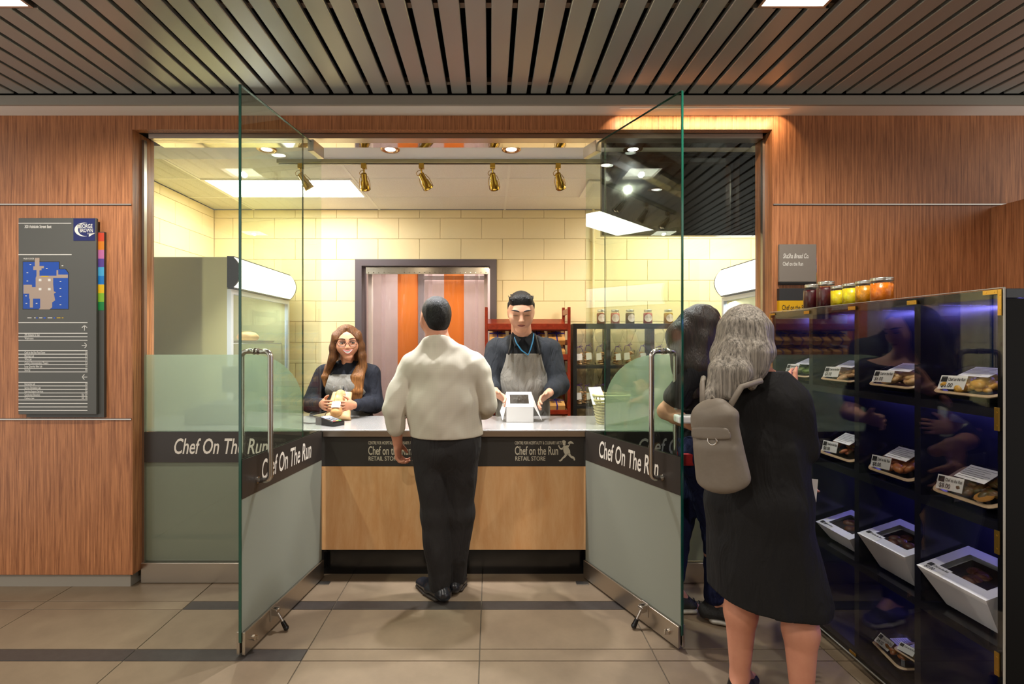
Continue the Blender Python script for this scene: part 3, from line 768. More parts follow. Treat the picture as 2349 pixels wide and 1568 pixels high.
# ------------------------------------------------------------------ wall screen
tv = thing('wall_screen', (1.215, 3.27, 2.136), 'black flat screen hanging below the ceiling behind the right glass', 'screen')
x0, x1, z0, z1 = .717, 1.714, 2.136, 2.672
f = MB()
for a in ((x0, x0+.02, z0, z1), (x1-.02, x1, z0, z1), (x0+.02, x1-.02, z0, z0+.026), (x0+.02, x1-.02, z1-.02, z1)): f.box(a[0], a[1], 3.255, 3.30, a[2], a[3], bev=.002)
f.build('bezel', PBLACK, tv)
qbox('display_panel', mat('screen_glass', rgb(9, 9, 10), .07, spec=.6), tv, x0+.02, x1-.02, 3.262, 3.29, z0+.026, z1-.02)
qbox('back_housing', MBLACK, tv, x0+.06, x1-.06, 3.30, 3.35, z0+.06, z1-.06)
qbox('hanger_arm', MBLACK, tv, 1.19, 1.24, 3.352, 3.39, z0+.3, 2.678)
qbox('maker_badge', LETTER, tv, x0+.075, x0+.10, 3.2538, 3.2549, z0+.008, z0+.013)

# ------------------------------------------------------------------ coolers
LITSIGN = mat('lit_sign', (1, 1, 1, 1), .3, emit=((.93, .97, 1, 1), E_SIGN))
COOLW = mat('cooler_white', rgb(224, 226, 232), .4)
COOLIN = mat('cooler_inside', rgb(222, 228, 240), .4)
COOLSIDE = mat('cooler_side', rgb(190, 182, 134), .5)
BREADM = mat('bread_crust', rgb(186, 122, 62), .6, vary=(14, rgb(222, 176, 112)), bump=(30, .3, .01))
CGLASS = glass_mat('cooler_glass', (.94, .96, 1, 1))
def cooler(name, face, s, y0, y1, label):
    """face = x of the front, s = +1 faces right"""
    c = thing(name, (face-s*.35, (y0+y1)/2, 0), label, 'cooler', 'upright drinks coolers')
    xb = face-s*.74; xa = face
    def bx(nm, m, xa_, xb_, *a, bev=0): return qbox(nm, m, c, min(xa_, xb_), max(xa_, xb_), *a, bev=bev)
    bx('side_panel', COOLSIDE, xa-s*.03, xb, y0, y0+.035, .1, 2.075); bx('side_panel', COOLSIDE, xa-s*.03, xb, y1-.035, y1, .1, 2.075)
    bx('back_panel', COOLIN, xb, xb+s*.03, y0+.035, y1-.035, .1, 2.075); bx('top_panel', COOLSIDE, xa-s*.03, xb, y0+.035, y1-.035, 2.045, 2.075)
    bx('base', MBLACK, xa-s*.03, xb, y0, y1, 0, .1); bx('floor_panel', COOLIN, xa-s*.04, xb+s*.03, y0+.035, y1-.035, .1, .25)
    # bowed lit sign box
    pts = []
    for i in range(11):
        t = -1+2*i/10; pts.append((s*(.012+.055*math.cos(t*math.pi/2)**.8), 1.965+t*.112))
    n = len(pts); v = []; f = []
    for yy in (y0+.014, y1-.014): v += [(face+p[0], yy, p[1]) for p in pts]
    f = [(i, i+1, n+i+1, n+i) for i in range(n-1)]
    sg = MB().add(v, f, smooth=True).build('lit_sign', LITSIGN, c)
    for yy in (y0, y1-.014):
        m = MB(); k = [(face-s*.03, 1.850)]+[(face+p[0]*1.04, p[1]) for p in pts]+[(face-s*.03, 2.082)]
        m.prism(k, yy, yy+.014).build('sign_end_cap', PBLACK, c)
    MB().box(min(face-s*.03, face+s*.014), max(face-s*.03, face+s*.014), y0+.014, y1-.014, 1.844, 1.854).box(min(face-s*.03, face+s*.014), max(face-s*.03, face+s*.014), y0+.014, y1-.014, 2.076, 2.084).build('sign_edge', MBLACK, c)
    # glazed door
    dr_ = MB(); fr = .035; xa2, xb2 = sorted((face-s*.03, face))
    for a in ((y0, y0+fr, .12, 1.84), (y1-fr, y1, .12, 1.84), (y0+fr, y1-fr, .12, .12+fr), (y0+fr, y1-fr, 1.84-fr, 1.84)): dr_.box(xa2, xb2, *a)
    dd = dr_.build('door', COOLW, c)
    qbox('door_glass', CGLASS, dd, min(face-s*.018, face-s*.014), max(face-s*.018, face-s*.014), y0+fr, y1-fr, .12+fr, 1.84-fr)
    for z in (.55, .85, 1.15, 1.44):
        m = MB()
        for i in range(13): yy = y0+.06+i*(y1-y0-.12)/12; m.cyl((xb+s*.05, yy, z), (face-s*.06, yy, z), .0025, n=5)
        for xx in (xb+s*.05, face-s*.06): m.cyl((xx, y0+.04, z-.004), (xx, y1-.04, z-.004), .004, n=6)
        m.build('wire_shelf', ALU, c)
    for yy in (y0+.055, y1-.06): qbox('shelf_standard', ALU, c, min(xb+s*.2, xb+s*.22), max(xb+s*.2, xb+s*.22), yy, yy+.012, .26, 2.0)
    lamp('AREA', 'cooler_lamp', (face-s*.08, (y0+y1)/2, 1.80), 7, (.86, .92, 1), (face-s*.4, (y0+y1)/2, .6), size=.8, size_y=.05)
    return c
c1 = cooler('display_cooler', -1.908, 1, 3.72, 4.80, 'tall lit display cooler at the left wall with glowing white sign')
c2 = cooler('display_cooler', 2.03, -1, 3.62, 4.44, 'tall lit display cooler at the right, mostly behind the shoppers')
def loaf(name, c, r, label, axis=(1, 0, 0)):
    s = SDF(.008); s.ell(c, r, k=.02)
    for i in (-.5, 0, .5): s.ell((c[0]+r[0]*i*axis[0], c[1]+r[1]*i*axis[1], c[2]+r[2]*.35), (r[0]*.5, r[1]*.55, r[2]*.75), k=.02)
    return tag(s.build(name, BREADM), label, 'bread')
loaf('bread_loaf', (-2.06, 4.30, 1.49), (.075, .13, .04), 'round brown loaf on the top wire shelf of the left cooler', (0, 1, 0))
tr = MB()
tr.add([(-2.15, 4.05, 1.446), (-1.98, 4.05, 1.446), (-1.98, 4.6, 1.446), (-2.15, 4.6, 1.446), (-2.17, 4.03, 1.462), (-1.97, 4.03, 1.462), (-1.97, 4.62, 1.462), (-2.17, 4.62, 1.462)], [(0, 1, 2, 3), (0, 4, 5, 1), (1, 5, 6, 2), (2, 6, 7, 3), (3, 7, 4, 0)])
tag(tr.build('paper_tray', mat('tray_paper', rgb(236, 230, 216), .6)), 'shallow white tray under the loaf in the left cooler', 'tray')
PLAST = glass_mat('clear_plastic', (.93, .93, .92, 1), 1.45, .03)
for i in range(4):
    q = Vector((2.12, 3.66+i*.2, 1.452)); m = thing('cake_dome', q, f'{["first","second","third","fourth"][i]} clear plastic cake box from the front on the top shelf of the right cooler', 'cake box', 'clear cake boxes in the right cooler')
    MB().box(q.x-.07, q.x+.07, q.y-.075, q.y+.075, q.z, q.z+.012, bev=.003).build('base', PBLACK, m)
    MB().box(q.x-.066, q.x+.066, q.y-.07, q.y+.07, q.z+.013, q.z+.10, bev=.012).build('lid', PLAST, m)
    MB().lathe([(0, .0), (.055, 0), (.055, .05), (.045, .062), (0, .064)], (q.x, q.y, q.z+.013), 16).build('cake', mat('cake%d' % (i % 2), rgb(*((120, 80, 50) if i % 2 else (220, 196, 160))), .6), m)

# ------------------------------------------------------------------ service counter
kx0, kx1 = -2.40, 1.16
ct = thing('service_counter', (-.2, 3.4, 0), 'maple fronted service counter with dark lettered band and black plinth', 'counter')
qbox('plinth', PBLACK, ct, kx0, kx1, 3.165, 3.66, 0, .158)
qbox('front_panel', MAPLE, ct, kx0, kx1, 3.135, 3.155, .162, .680, bev=.001)
bd = qbox('name_band', mat('counter_band', rgb(58, 56, 54), .4), ct, kx0, kx1, 3.133, 3.155, .681, .868, bev=.001)
qbox('carcass', MBLACK, ct, kx0, kx1, 3.156, 3.66, .158, .868)
YL = 3.1315
def store_sign(p0):
    t = MB(); O = (0, YL, 0); R = (1, 0, 0); U = (0, 0, 1); e = 3.135
    text(t, 'CENTRE FOR HOSPITALITY & CULINARY ARTS', O, R, U, ax(p0, e), ax(p0+107, e), az(1018.5, e), .018)
    text(t, 'Chef on the Run', O, R, U, ax(p0, e), ax(p0+99, e), az(1042, e), .047)
    text(t, 'RETAIL STORE', O, R, U, ax(p0+1, e), ax(p0+70, e), az(1055.5, e), .0235)
    return t
def runner(t, p0):
    """running cook emblem, drawn as flat white shapes"""
    e = 3.135
    P = lambda q: [(ax(p0+x*.298, e), YL, az(1008+y*.298, e)) for x, y in q]
    # (x,y) in a 132 x 168 frame
    t.poly(P([(34,24),(30,14),(34,6),(44,2),(52,6),(60,10),(60,20),(56,26),(58,34),(54,42),(44,44),(36,38),(36,28)]))
    t.poly(P([(40,46),(58,44),(74,52),(92,82),(94,104),(76,112),(52,110),(42,92),(38,66)]))
    t.poly(P([(40,50),(30,64),(18,62),(8,46),(2,50),(14,72),(30,78),(42,70)]))
    t.poly(P([(2,50),(0,44),(8,40),(12,46)]))
    t.poly(P([(62,46),(80,58),(92,36),(86,32),(78,44),(68,40)]))
    t.poly(P([(74,28),(82,14),(98,8),(114,18),(122,32),(100,28),(84,32)]))
    t.poly(P([(54,108),(76,110),(56,134),(38,146),(30,160),(14,168),(4,158),(20,152),(30,138),(44,124)]))
    t.poly(P([(70,110),(92,104),(102,122),(120,128),(128,138),(132,156),(122,160),(118,146),(100,140),(84,124)]))
tt = store_sign(1181); runner(tt, 1280); tt.build('lettering', mat('sign_cream', rgb(222, 216, 196), .5), bd)
tt = store_sign(845); runner(tt, 944); tt.build('lettering', MATS['sign_cream'], bd)
wt = thing('steel_worktop', (-.2, 3.4, .87), 'long stainless steel worktop on the service counter', 'worktop')
TOPS = mat('worktop_steel', rgb(214, 210, 206), .24, metal=.65, bump=(240, .04, .001), bscale=(.02, 1, 1))
MB().box(kx0-.01, kx1+.01, 3.112, 3.70, .874, .910, bev=.003).build('slab', TOPS, wt)
qbox('front_edge', STEEL, wt, kx0-.01, kx1+.01, 3.110, 3.122, .868, .900)
ZTOP = .910

# card terminal
q = Vector((ax(757, 3.30), 3.30, ZTOP)); tm = thing('card_terminal', q, 'small black card payment terminal on the steel worktop', 'card terminal')
M = Matrix.Translation(q) @ Matrix.Rotation(-.55, 4, 'Z')
b = MB(); w, l = .045, .085
pr = [(-l, 0), (l, 0), (l, .022), (l-.01, .030), (-l+.03, .052), (-l, .045)]
b.prism(pr, -w, w, M=M @ Matrix.Rotation(math.radians(0), 4, 'Z')); o = b.build('housing', PBLACK, tm)
sl = math.atan2(.052-.030, 2*l-.04)
def onface(u, v, du, dv, m, nm, lift=.0012):
    # u along length from the high end, v across
    k = lambda a, c: M @ Vector((-l+.03+a, c, .052-(a)*math.tan(sl)+lift))
    MB().add([k(u, v), k(u+du, v), k(u+du, v+dv), k(u, v+dv)], [(0, 1, 2, 3)]).build(nm, m, tm)
onface(.006, -.034, .045, .068, mat('terminal_screen', rgb(160, 186, 214), .2, emit=((.5, .66, .9, 1), .35)), 'screen')
for r in range(4):
    for c_ in range(3):
        onface(.058+r*.019, -.034+c_*.024, .013, .018, mat('key%d' % (c_ if r == 3 else 3), rgb(*[(190, 50, 50), (206, 170, 60), (70, 160, 80), (120, 124, 130)][c_ if r == 3 else 3]), .5), 'key')
cb = MB().tube([q+Vector((-.05, .03, .012)), q+Vector((-.09, .05, .006)), q+Vector((-.14, .02, .006)), q+Vector((-.20, .05, .006)), q+Vector((-.27, .12, .006))], .004, 8)
cb.build('cable', PBLACK, tm)
# cash register behind the frosted glass
q = Vector((-1.72, 3.40, ZTOP)); cr_ = thing('cash_register', q, 'dark cash register blurred behind the frosted left glass panel', 'cash register')
MB().box(-1.98, -1.46, 3.27, 3.64, ZTOP, ZTOP+.10, bev=.006).build('drawer', MBLACK, cr_)
MB().prism([(-1.92, ZTOP+.10), (-1.52, ZTOP+.10), (-1.52, ZTOP+.13), (-1.92, ZTOP+.13)], 3.30, 3.58).build('keyboard', mat('grey_plastic', rgb(70, 72, 74), .5), cr_)
MB().box(-1.78, -1.70, 3.50, 3.54, ZTOP+.13, ZTOP+.20).build('stand', MBLACK, cr_)
MB().box(-1.86, -1.62, 3.50, 3.53, ZTOP+.19, ZTOP+.37, bev=.006).build('monitor', MBLACK, cr_)
# marker-like black handle resting at the worktop's back left edge
tag(MB().cyl((-1.30, 3.68, ZTOP+.02), (-1.165, 3.60, ZTOP+.055), .014, .016, 14).cyl((-1.165, 3.60, ZTOP+.055), (-1.15, 3.592, ZTOP+.06), .018, .017, 14).cyl((-1.31, 3.686, ZTOP+.004), (-1.29, 3.676, ZTOP+.022), .012, .014, 12).build('scanner_wand', PBLACK), 'black tube-shaped hand scanner lying by the card terminal', 'scanner')

# bread in a paper bag, held by the server
KRAFT = mat('kraft_paper', rgb(206, 166, 118), .7, bump=(40, .25, .01))
CELLO = glass_mat('cellophane', (.96, .96, .96, 1), 1.5, .06, bump=(45, .9))
q = Vector((ax(770, 3.46), 3.46, ZTOP)); bg = thing('bread_bag', q, 'kraft bag with clear window holding a crusty loaf, in the server\'s hands', 'bread bag')
T = Matrix.Translation(q+Vector((0, .03, .0))) @ Matrix.Rotation(-.62, 4, 'X')
v = []
for i in range(9):
    t = i/8; z = t*.22; wdt = .088*(1-.22*t)+(.012 if i == 0 else 0); dp = .045*(1-t*.75)
    for j in range(12):
        a = 2*math.pi*j/12; cs_, sn = math.cos(a), math.sin(a)
        v.append((wdt*math.copysign(abs(cs_)**.6, cs_)*(1+.03*math.sin(j*2.3+i)), dp*math.copysign(abs(sn)**.7, sn), z))
f = [(i*12+j, i*12+(j+1) % 12, (i+1)*12+(j+1) % 12, (i+1)*12+j) for i in range(8) for j in range(12)]+[list(range(12))[::-1]]
MB().add(v, f, M=T, smooth=True).build('paper_bag', KRAFT, bg)
s = SDF(.005); p0 = T @ Vector((-.0, -.038, .04)); p1 = T @ Vector((.0, -.024, .19)); s.cap(p0, p1, .034, .024)
for i in range(4): c = p0.lerp(p1, i/3)+Vector((0, -.01, .004)); s.ell(c, (.032, .028, .026), k=.03)
s.build('loaf', BREADM, bg)
v = [T @ Vector((x, -.052-.028*math.cos(x/.055*1.3)+.1*max(0, z-.1)**1.0*.25, z)) for z in (.02, .08, .14, .2, .235) for x in (-.055, -.03, 0, .03, .055)]
f = [(i*5+j, i*5+j+1, (i+1)*5+j+1, (i+1)*5+j) for i in range(4) for j in range(4)]
MB().add(v, f, smooth=True).build('clear_window', CELLO, bg)
v = [T @ Vector((x, -.060-.028*math.cos(x/.055*1.3), z)) for z in (.055, .10) for x in (-.03, -.015, 0, .015, .03)]
MB().add(v, [(j, j+1, j+6, j+5) for j in range(4)]).build('label', mat('label_white', rgb(240, 238, 232), .5), bg)

# white cake box being folded
CARD = mat('white_card', rgb(236, 234, 232), .5)
e = 3.40; bx0, bx1 = ax(1161, e), ax(1224, e); zt = ZTOP+.105
q = Vector(((bx0+bx1)/2, 3.40, ZTOP)); wb_ = thing('cake_box', q, 'white card cake box with a window lid, half folded on the worktop', 'cake box')
th = .0015
MB().box(bx0, bx1, e, e+th, ZTOP, zt).box(bx0, bx1, e+.17, e+.17+th, ZTOP, zt).box(bx0, bx0+th, e, e+.17, ZTOP, zt).box(bx1-th, bx1, e, e+.17, ZTOP, zt).box(bx0, bx1, e, e+.17, ZTOP, ZTOP+th).build('body', CARD, wb_)
# lid rising to the rear, with a window
a = math.radians(34); U = Vector((0, math.cos(a), math.sin(a))); L0 = Vector((bx0, e, zt)); W = bx1-bx0; H = .155
def lid(u, v_): return L0+Vector((W*u, 0, 0))+U*(H*v_)
ins = .012
hole = [(.16, .18), (.18, .30), (.14, .36), (.14, .80), (.18, .84), (.82, .84), (.86, .80), (.86, .36), (.82, .30), (.84, .18)]
outer = [(0, 0), (.04, 1), (.96, 1), (1, 0)]
m = MB()
hl = [lid(*p) for p in [(.15, .20), (.15, .82), (.85, .82), (.85, .20)]]; ot = [lid(*p) for p in outer]
m.add(ot+hl, [(0, 4, 5, 1), (1, 5, 6, 2), (2, 6, 7, 3), (3, 7, 4, 0)])
nrm = Vector((0, -math.sin(a), math.cos(a)))*th
m.add([p-nrm for p in ot+hl], [(1, 5, 4, 0), (2, 6, 5, 1), (3, 7, 6, 2), (0, 4, 7, 3)])
ld = m.build('lid', CARD, wb_)
MB().add(hl, [(0, 1, 2, 3)]).build('window_film', PLAST, ld)
for s_ in (0, 1):
    A, B = (lid(0, .02), lid(.04, 1)) if s_ == 0 else (lid(1, .02), lid(.96, 1)); sx = -1 if s_ == 0 else 1
    C, D_ = B+Vector((sx*.045, -.015, -.135)), A+Vector((sx*(.022 if s_ == 0 else .055), .0, -.095))
    nn = Vector((sx*th, 0, th))
    MB().add([A, B, C, D_, A+nn, B+nn, C+nn, D_+nn], [(0, 1, 2, 3), (7, 6, 5, 4), (0, 4, 5, 1), (1, 5, 6, 2), (2, 6, 7, 3), (3, 7, 4, 0)]).build('side_flap', CARD, wb_)

# ------------------------------------------------------------------ dark red rack with tied boxes
YR = 4.55
rx0, rx1 = ax(1112, YR), ax(1309, YR)
rk = thing('bakery_rack', ((rx0+rx1)/2, 4.7, 0), 'dark red wooden bakery rack with slanted shelves against the back wall', 'rack')
ztop = az(704, YR)
for x in (rx0, rx1-.026):
    qbox('front_post', WALNUT, rk, x, x+.026, YR, YR+.03, 0, ztop, bev=.002)
    qbox('rear_post', WALNUT, rk, x, x+.026, YB-.06, YB-.03, 0, ztop+.02, bev=.002)
    for z in (ztop-.06, 1.42, 1.12, .84, .3): qbox('side_rail', WALNUT, rk, x+.003, x+.023, YR+.03, YB-.06, z, z+.05)
shelfz = [(az(756, YR), .055), (az(825, YR), .05), (az(892, YR), .05), (az(950, YR), .04)]
for z, h in shelfz:
    qbox('shelf_lip', WALNUT, rk, rx0+.026, rx1-.026, YR, YR+.022, z, z+h, bev=.002)
    M = Matrix.Translation((0, YR+.022, z)) @ Matrix.Rotation(math.radians(20), 4, 'X')
    MB().box(rx0+.026, rx1-.026, 0, .33, -.012, 0, M=M).build('slanted_shelf', WALNUT, rk)
RIB = mat('ribbon_blue', rgb(58, 52, 150), .35)
KWIN = mat('box_contents', rgb(120, 74, 40), .6, vary=(30, rgb(200, 150, 90)))
KBOX = mat('kraft_box', rgb(216, 164, 98), .6)
def gift_box(label):
    b = thing('gift_box', (0, 0, 0), label, 'gift box', 'ribboned kraft boxes on the rack')
    w, d, h = .074, .105, .05
    MB().box(-w, w, 0, 2*d, 0, h, bev=.002).build('carton', KBOX, b, True)
    MB().box(-w*.62, w*.62, .05, 2*d-.05, h+.0005, h+.0015).build('window', KWIN, b, True)
    MB().box(-w-.001, w+.001, d-.006, d+.006, -.0005, h+.003).box(-.006, .006, -.001, 2*d+.001, -.0005, h+.003).build('ribbon', RIB, b, True)
    m = MB()
    for s_ in (-1, 1): m.tube([(0, d, h+.004), (s_*.02, d-.012, h+.022), (s_*.036, d, h+.012), (s_*.02, d+.012, h+.010), (0, d, h+.004)], .0025, 6)
    for s_ in (-1, 1): m.tube([(0, d, h+.004), (s_*.014, d-.03, h+.012), (s_*.03, d-.05, h+.006)], .002, 6)
    m.build('bow', RIB, b, True)
    return b
proto = None; ordn = ['leftmost', 'second from left', 'third from left', 'rightmost']; rown = ['top', 'second', 'third', 'bottom']
for r, (z, h) in enumerate(shelfz):
    zz = z
    for c_ in range(4):
        x = rx0+.026+.09+c_*((rx1-rx0-.052-.18)/3)
        if r == 0: zz = shelfz[0][0]-.20
        lb = f'{ordn[c_]} ribboned kraft box on the {rown[r]} shelf of the red rack'
        q = Vector((x, YR+.05, (z+.028)))
        if r == 0: continue
        if proto is None: proto = gift_box(lb); o = proto
        else: o = dup(proto, (0, 0, 0), label=lb)
        o.location = q; o.rotation_euler = (math.radians(20), 0, 0)
# boxes leaning in the upper bay
for c_ in range(4):
    x = rx0+.026+.09+c_*((rx1-rx0-.052-.18)/3)
    o = dup(proto, (x, YR+.06, shelfz[1][0]+.135), label=f'{ordn[c_]} upright kraft box leaning above the second shelf of the red rack', rot=(math.radians(38), 0, 0))

# ------------------------------------------------------------------ black shelf unit, jars and bags
YS = 4.64
sx0, sx1 = ax(1315, YS), 2.02
SHB = mat('shelf_black', rgb(30, 27, 26), .4)
sh = thing('black_shelf_unit', ((sx0+sx1)/2, 4.75, 0), 'black open shelf unit against the back wall, behind the right glass', 'shelf unit')
tops = az(742, YS); dv = [sx0, ax(1392, YS), ax(1493, YS), 1.80, sx1-.03]
qbox('top_board', SHB, sh, sx0, sx1, YS, YB-.13, tops-.045, tops, bev=.002)
for x in dv: qbox('upright', SHB, sh, x, x+.034, YS+.003, YB-.13, 0, tops-.046)
for z in (az(838, YS), az(930, YS), .5, .1):
    for i in range(4): qbox('shelf_board', SHB, sh, dv[i]+.035, dv[i+1]-.001, YS+.004, YB-.13, z-.028, z)
def jar_parts(J, r, h, content, lidm, label=None, local=True, shoulder=True):
    g = [(0, 0), (r*.9, 0), (r, r*.12), (r, h*.70), (r*.97, h*.76), (r*.80, h*.84), (r*.78, h*.90)] if shoulder else [(0, 0), (r*.9, 0), (r, r*.12), (r, h*.80), (r*.96, h*.85), (r*.92, h*.90)]
    MB().lathe(g, n=24).build('glass_body', JGLASS, J, local)
    k = .93; MB().lathe([(0, .004), (r*.88, .004), (r*.955, r*.14), (r*.955, h*.70), (r*.8, h*.77), (0, h*.78)] if shoulder else [(0, .004), (r*.88, .004), (r*.955, r*.14), (r*.955, h*.77), (0, h*.785)], n=24).build('preserve', content, J, local)
    rr = r*.84 if shoulder else r*.99
    MB().lathe([(rr*.96, h*.86), (rr, h*.865), (rr*1.01, h*.885), (rr*.98, h*.90), (rr*1.0, h*.92), (rr, h*.975), (rr*.95, h*.995), (rr*.8, h), (0, h*.992)], n=28).build('screw_lid', lidm, J, local)
    if label:
        a0 = -math.pi/2; v = []; f = []
        n = 14; cz = h*.40; R = h*.27
        v.append((0, -r*1.04, cz))
        for i in range(n):
            t = 2*math.pi*i/n; u = R*math.cos(t); z = cz+R*math.sin(t); th_ = u/r
            v.append((r*1.04*math.sin(th_), -r*1.04*math.cos(th_), z))
        MB().add(v, [(0, 1+i, 1+(i+1) % n) for i in range(n)]).build('round_label', label, J, local)
JGLASS = glass_mat('jar_glass', (.96, .97, .96, 1), 1.45, .02)
LIDM = mat('lid_silver', rgb(206, 204, 196), .28, metal=.9)
LAB = mat('label_pink', rgb(236, 214, 208), .5)
cont = [((120, 60, 30), 'brown'), ((176, 100, 80), 'pinkish'), ((96, 74, 30), 'olive'), ((150, 60, 48), 'red'), ((150, 110, 30), 'golden green'), ((206, 130, 40), 'orange')]
for i, px in enumerate((1379, 1411, 1445, 1486, 1533, 1580)):
    Yj = 4.73; J = thing('preserve_jar', (ax(px, Yj), Yj, tops), f'{cont[i][1]} preserve jar with round label, {["first","second","third","fourth","fifth","sixth"][i]} from left on the black shelf', 'jar', 'labelled jars on the black shelf top')
    jar_parts(J, .043, .135, mat('shelf_jar%d' % i, rgb(*cont[i][0]), .35, vary=(40, rgb(*[min(255, int(c*1.35)) for c in cont[i][0]]))), LIDM, LAB)
    J.rotation_euler = (0, 0, random.uniform(-.2, .35))
COOK = mat('cookies', rgb(206, 146, 84), .7, vary=(35, rgb(242, 204, 150)))
TAGP = mat('bag_tag', rgb(232, 228, 224), .6)
RIBP = mat('ribbon_violet', rgb(112, 66, 160), .35)
def cookie_bag(label, seed):
    b = thing('cookie_bag', (0, 0, 0), label, 'cookie bag', 'ribbon tied cellophane bags on the black shelf')
    r = random.Random(seed); prof = []
    H = .30
    for t, w in ((0, .040), (.04, .052), (.25, .056), (.42, .046), (.52, .024), (.565, .010), (.60, .016), (.78, .040), (1.0, .062)): prof.append((t*H, w))
    v = []; n = 16
    for z, w in prof:
        for j in range(n):
            a = 2*math.pi*j/n; k = 1+(.12*math.sin(j*2.6+z*40)+.10*r.uniform(-1, 1)); 
            v.append((w*k*math.cos(a), w*k*.78*math.sin(a), z+(r.uniform(-.02, .02) if z > .29 else 0)))
    f = [(i*n+j, i*n+(j+1) % n, (i+1)*n+(j+1) % n, (i+1)*n+j) for i in range(len(prof)-1) for j in range(n)]
    MB().add(v, f, smooth=True).build('cellophane', CELLO, b, True)
    m = MB()
    for i in range(14):
        a = r.uniform(0, 6.28); rr = r.uniform(.004, .028); z = .012+i*.0075
        m.ell((rr*math.cos(a), rr*.7*math.sin(a), z), (.019, .019, .009), 10, 6, M=None)
    m.build('cookies', COOK, b, True)
    MB().tube([(-.012, 0, .17), (0, -.012, .17), (.012, 0, .17), (0, .012, .17)], .003, 6, closed=True).tube([(0, -.012, .17), (.02, -.03, .16), (.035, -.03, .13)], .0022, 5).tube([(0, -.012, .17), (-.02, -.03, .165), (-.03, -.03, .12)], .0022, 5).tube([(0, -.012, .17), (.025, -.02, .19), (.035, -.015, .175), (0, -.012, .17)], .0022, 5).build('ribbon', RIBP, b, True)
    MB().add([(-.022, -.047, .045), (.026, -.047, .05), (.022, -.044, .11), (-.024, -.044, .105)], [(0, 1, 2, 3)]).build('paper_tag', TAGP, b, True)
    return b
z1_, z2_ = az(838, YS), az(930, YS)
bags = [(1327, z1_), (1349, z1_), (1377, z1_), (1416, z1_), (1441, z1_), (1474, z1_), (1512, z1_), (1537, z1_), (1326, z2_), (1345, z2_), (1366, z2_), (1384, z2_), (1412, z2_), (1440, z2_)]
protos = [cookie_bag('x', 3), cookie_bag('x', 8)]
nth = ['first', 'second', 'third', 'fourth', 'fifth', 'sixth', 'seventh', 'eighth']
for i, (px, z) in enumerate(bags):
    row = 'upper' if i < 8 else 'lower'; lb = f'{nth[i if i < 8 else i-8]} cellophane cookie bag from the left on the {row} open shelf of the black unit'
    q = (ax(px, 4.74), 4.74+(.012 if i % 2 else -.012), z)
    if i < 2: o = protos[i]; o.location = q; o['label'] = lb
    else: o = dup(protos[i % 2], q, rz=random.uniform(-.6, .6), label=lb)
    s_ = 1.0+.12*((i*37) % 10)/10; o.scale = (s_, s_, s_)
# conduit on the back wall
cd = thing('wall_conduit', (ax(1361, YB), YB-.02, 1.3), 'thin cream painted vertical conduit on the back wall', 'conduit')
x = ax(1361, YB-.02)
MB().cyl((x, YB-.016, .3), (x, YB-.016, ZT), .013, n=12).build('pipe', BLOCK, cd)
for z in (1.72, 2.45): MB().box(x-.03, x+.03, YB-.008, YB-.001, z-.012, z+.012).build('clamp', BLOCK, cd)
# wicker basket on the right end of the worktop
bq = Vector((.80, 3.36, ZTOP)); bs = thing('wicker_basket', bq, 'pale woven basket on the right end of the worktop, behind the film', 'basket')
WICK = mat('wicker', rgb(196, 184, 132), .7)
def ring(t): # rounded rectangle at height t
    w, d = .085+.03*t, .065+.02*t; pts = []
    for j in range(28):
        a = 2*math.pi*j/28; c_, s_ = math.cos(a), math.sin(a)
        pts.append((w*math.copysign(abs(c_)**.5, c_), d*math.copysign(abs(s_)**.5, s_)))
    return pts
m = MB(); nrow = 9
for i in range(nrow):
    P = ring(i/nrow); z = .006+i*.019
    m.tube([(bq.x+p[0]*(1+.03*((j+i) % 2)), bq.y+p[1]*(1+.03*((j+i) % 2)), bq.z+z) for j, p in enumerate(P)], .0085, 6, closed=True)
m.build('weave', WICK, bs)
m = MB()
for j in range(0, 28, 2):
    a, c_ = ring(0)[j], ring(1)[j]; m.cyl((bq.x+a[0], bq.y+a[1], bq.z+.003), (bq.x+c_[0], bq.y+c_[1], bq.z+.185), .004, n=6)
m.build('stake', WICK, bs)
P = ring(1.02); MB().tube([(bq.x+p[0], bq.y+p[1], bq.z+.188) for p in P], .009, 8, closed=True).build('rim', WICK, bs)
tag(MB().add([(.67, 3.31, ZTOP+.13), (.76, 3.28, ZTOP+.13), (.74, 3.40, ZTOP+.24), (.66, 3.41, ZTOP+.235), (.67, 3.312, ZTOP+.13), (.76, 3.282, ZTOP+.13), (.74, 3.402, ZTOP+.24), (.66, 3.412, ZTOP+.235)], [(0, 1, 2, 3), (7, 6, 5, 4), (0, 4, 5, 1), (1, 5, 6, 2), (2, 6, 7, 3), (3, 7, 4, 0)]).build('folded_leaflet', mat('leaflet', rgb(226, 228, 226), .5)), 'pale folded leaflet standing in front of the wicker basket', 'leaflet')
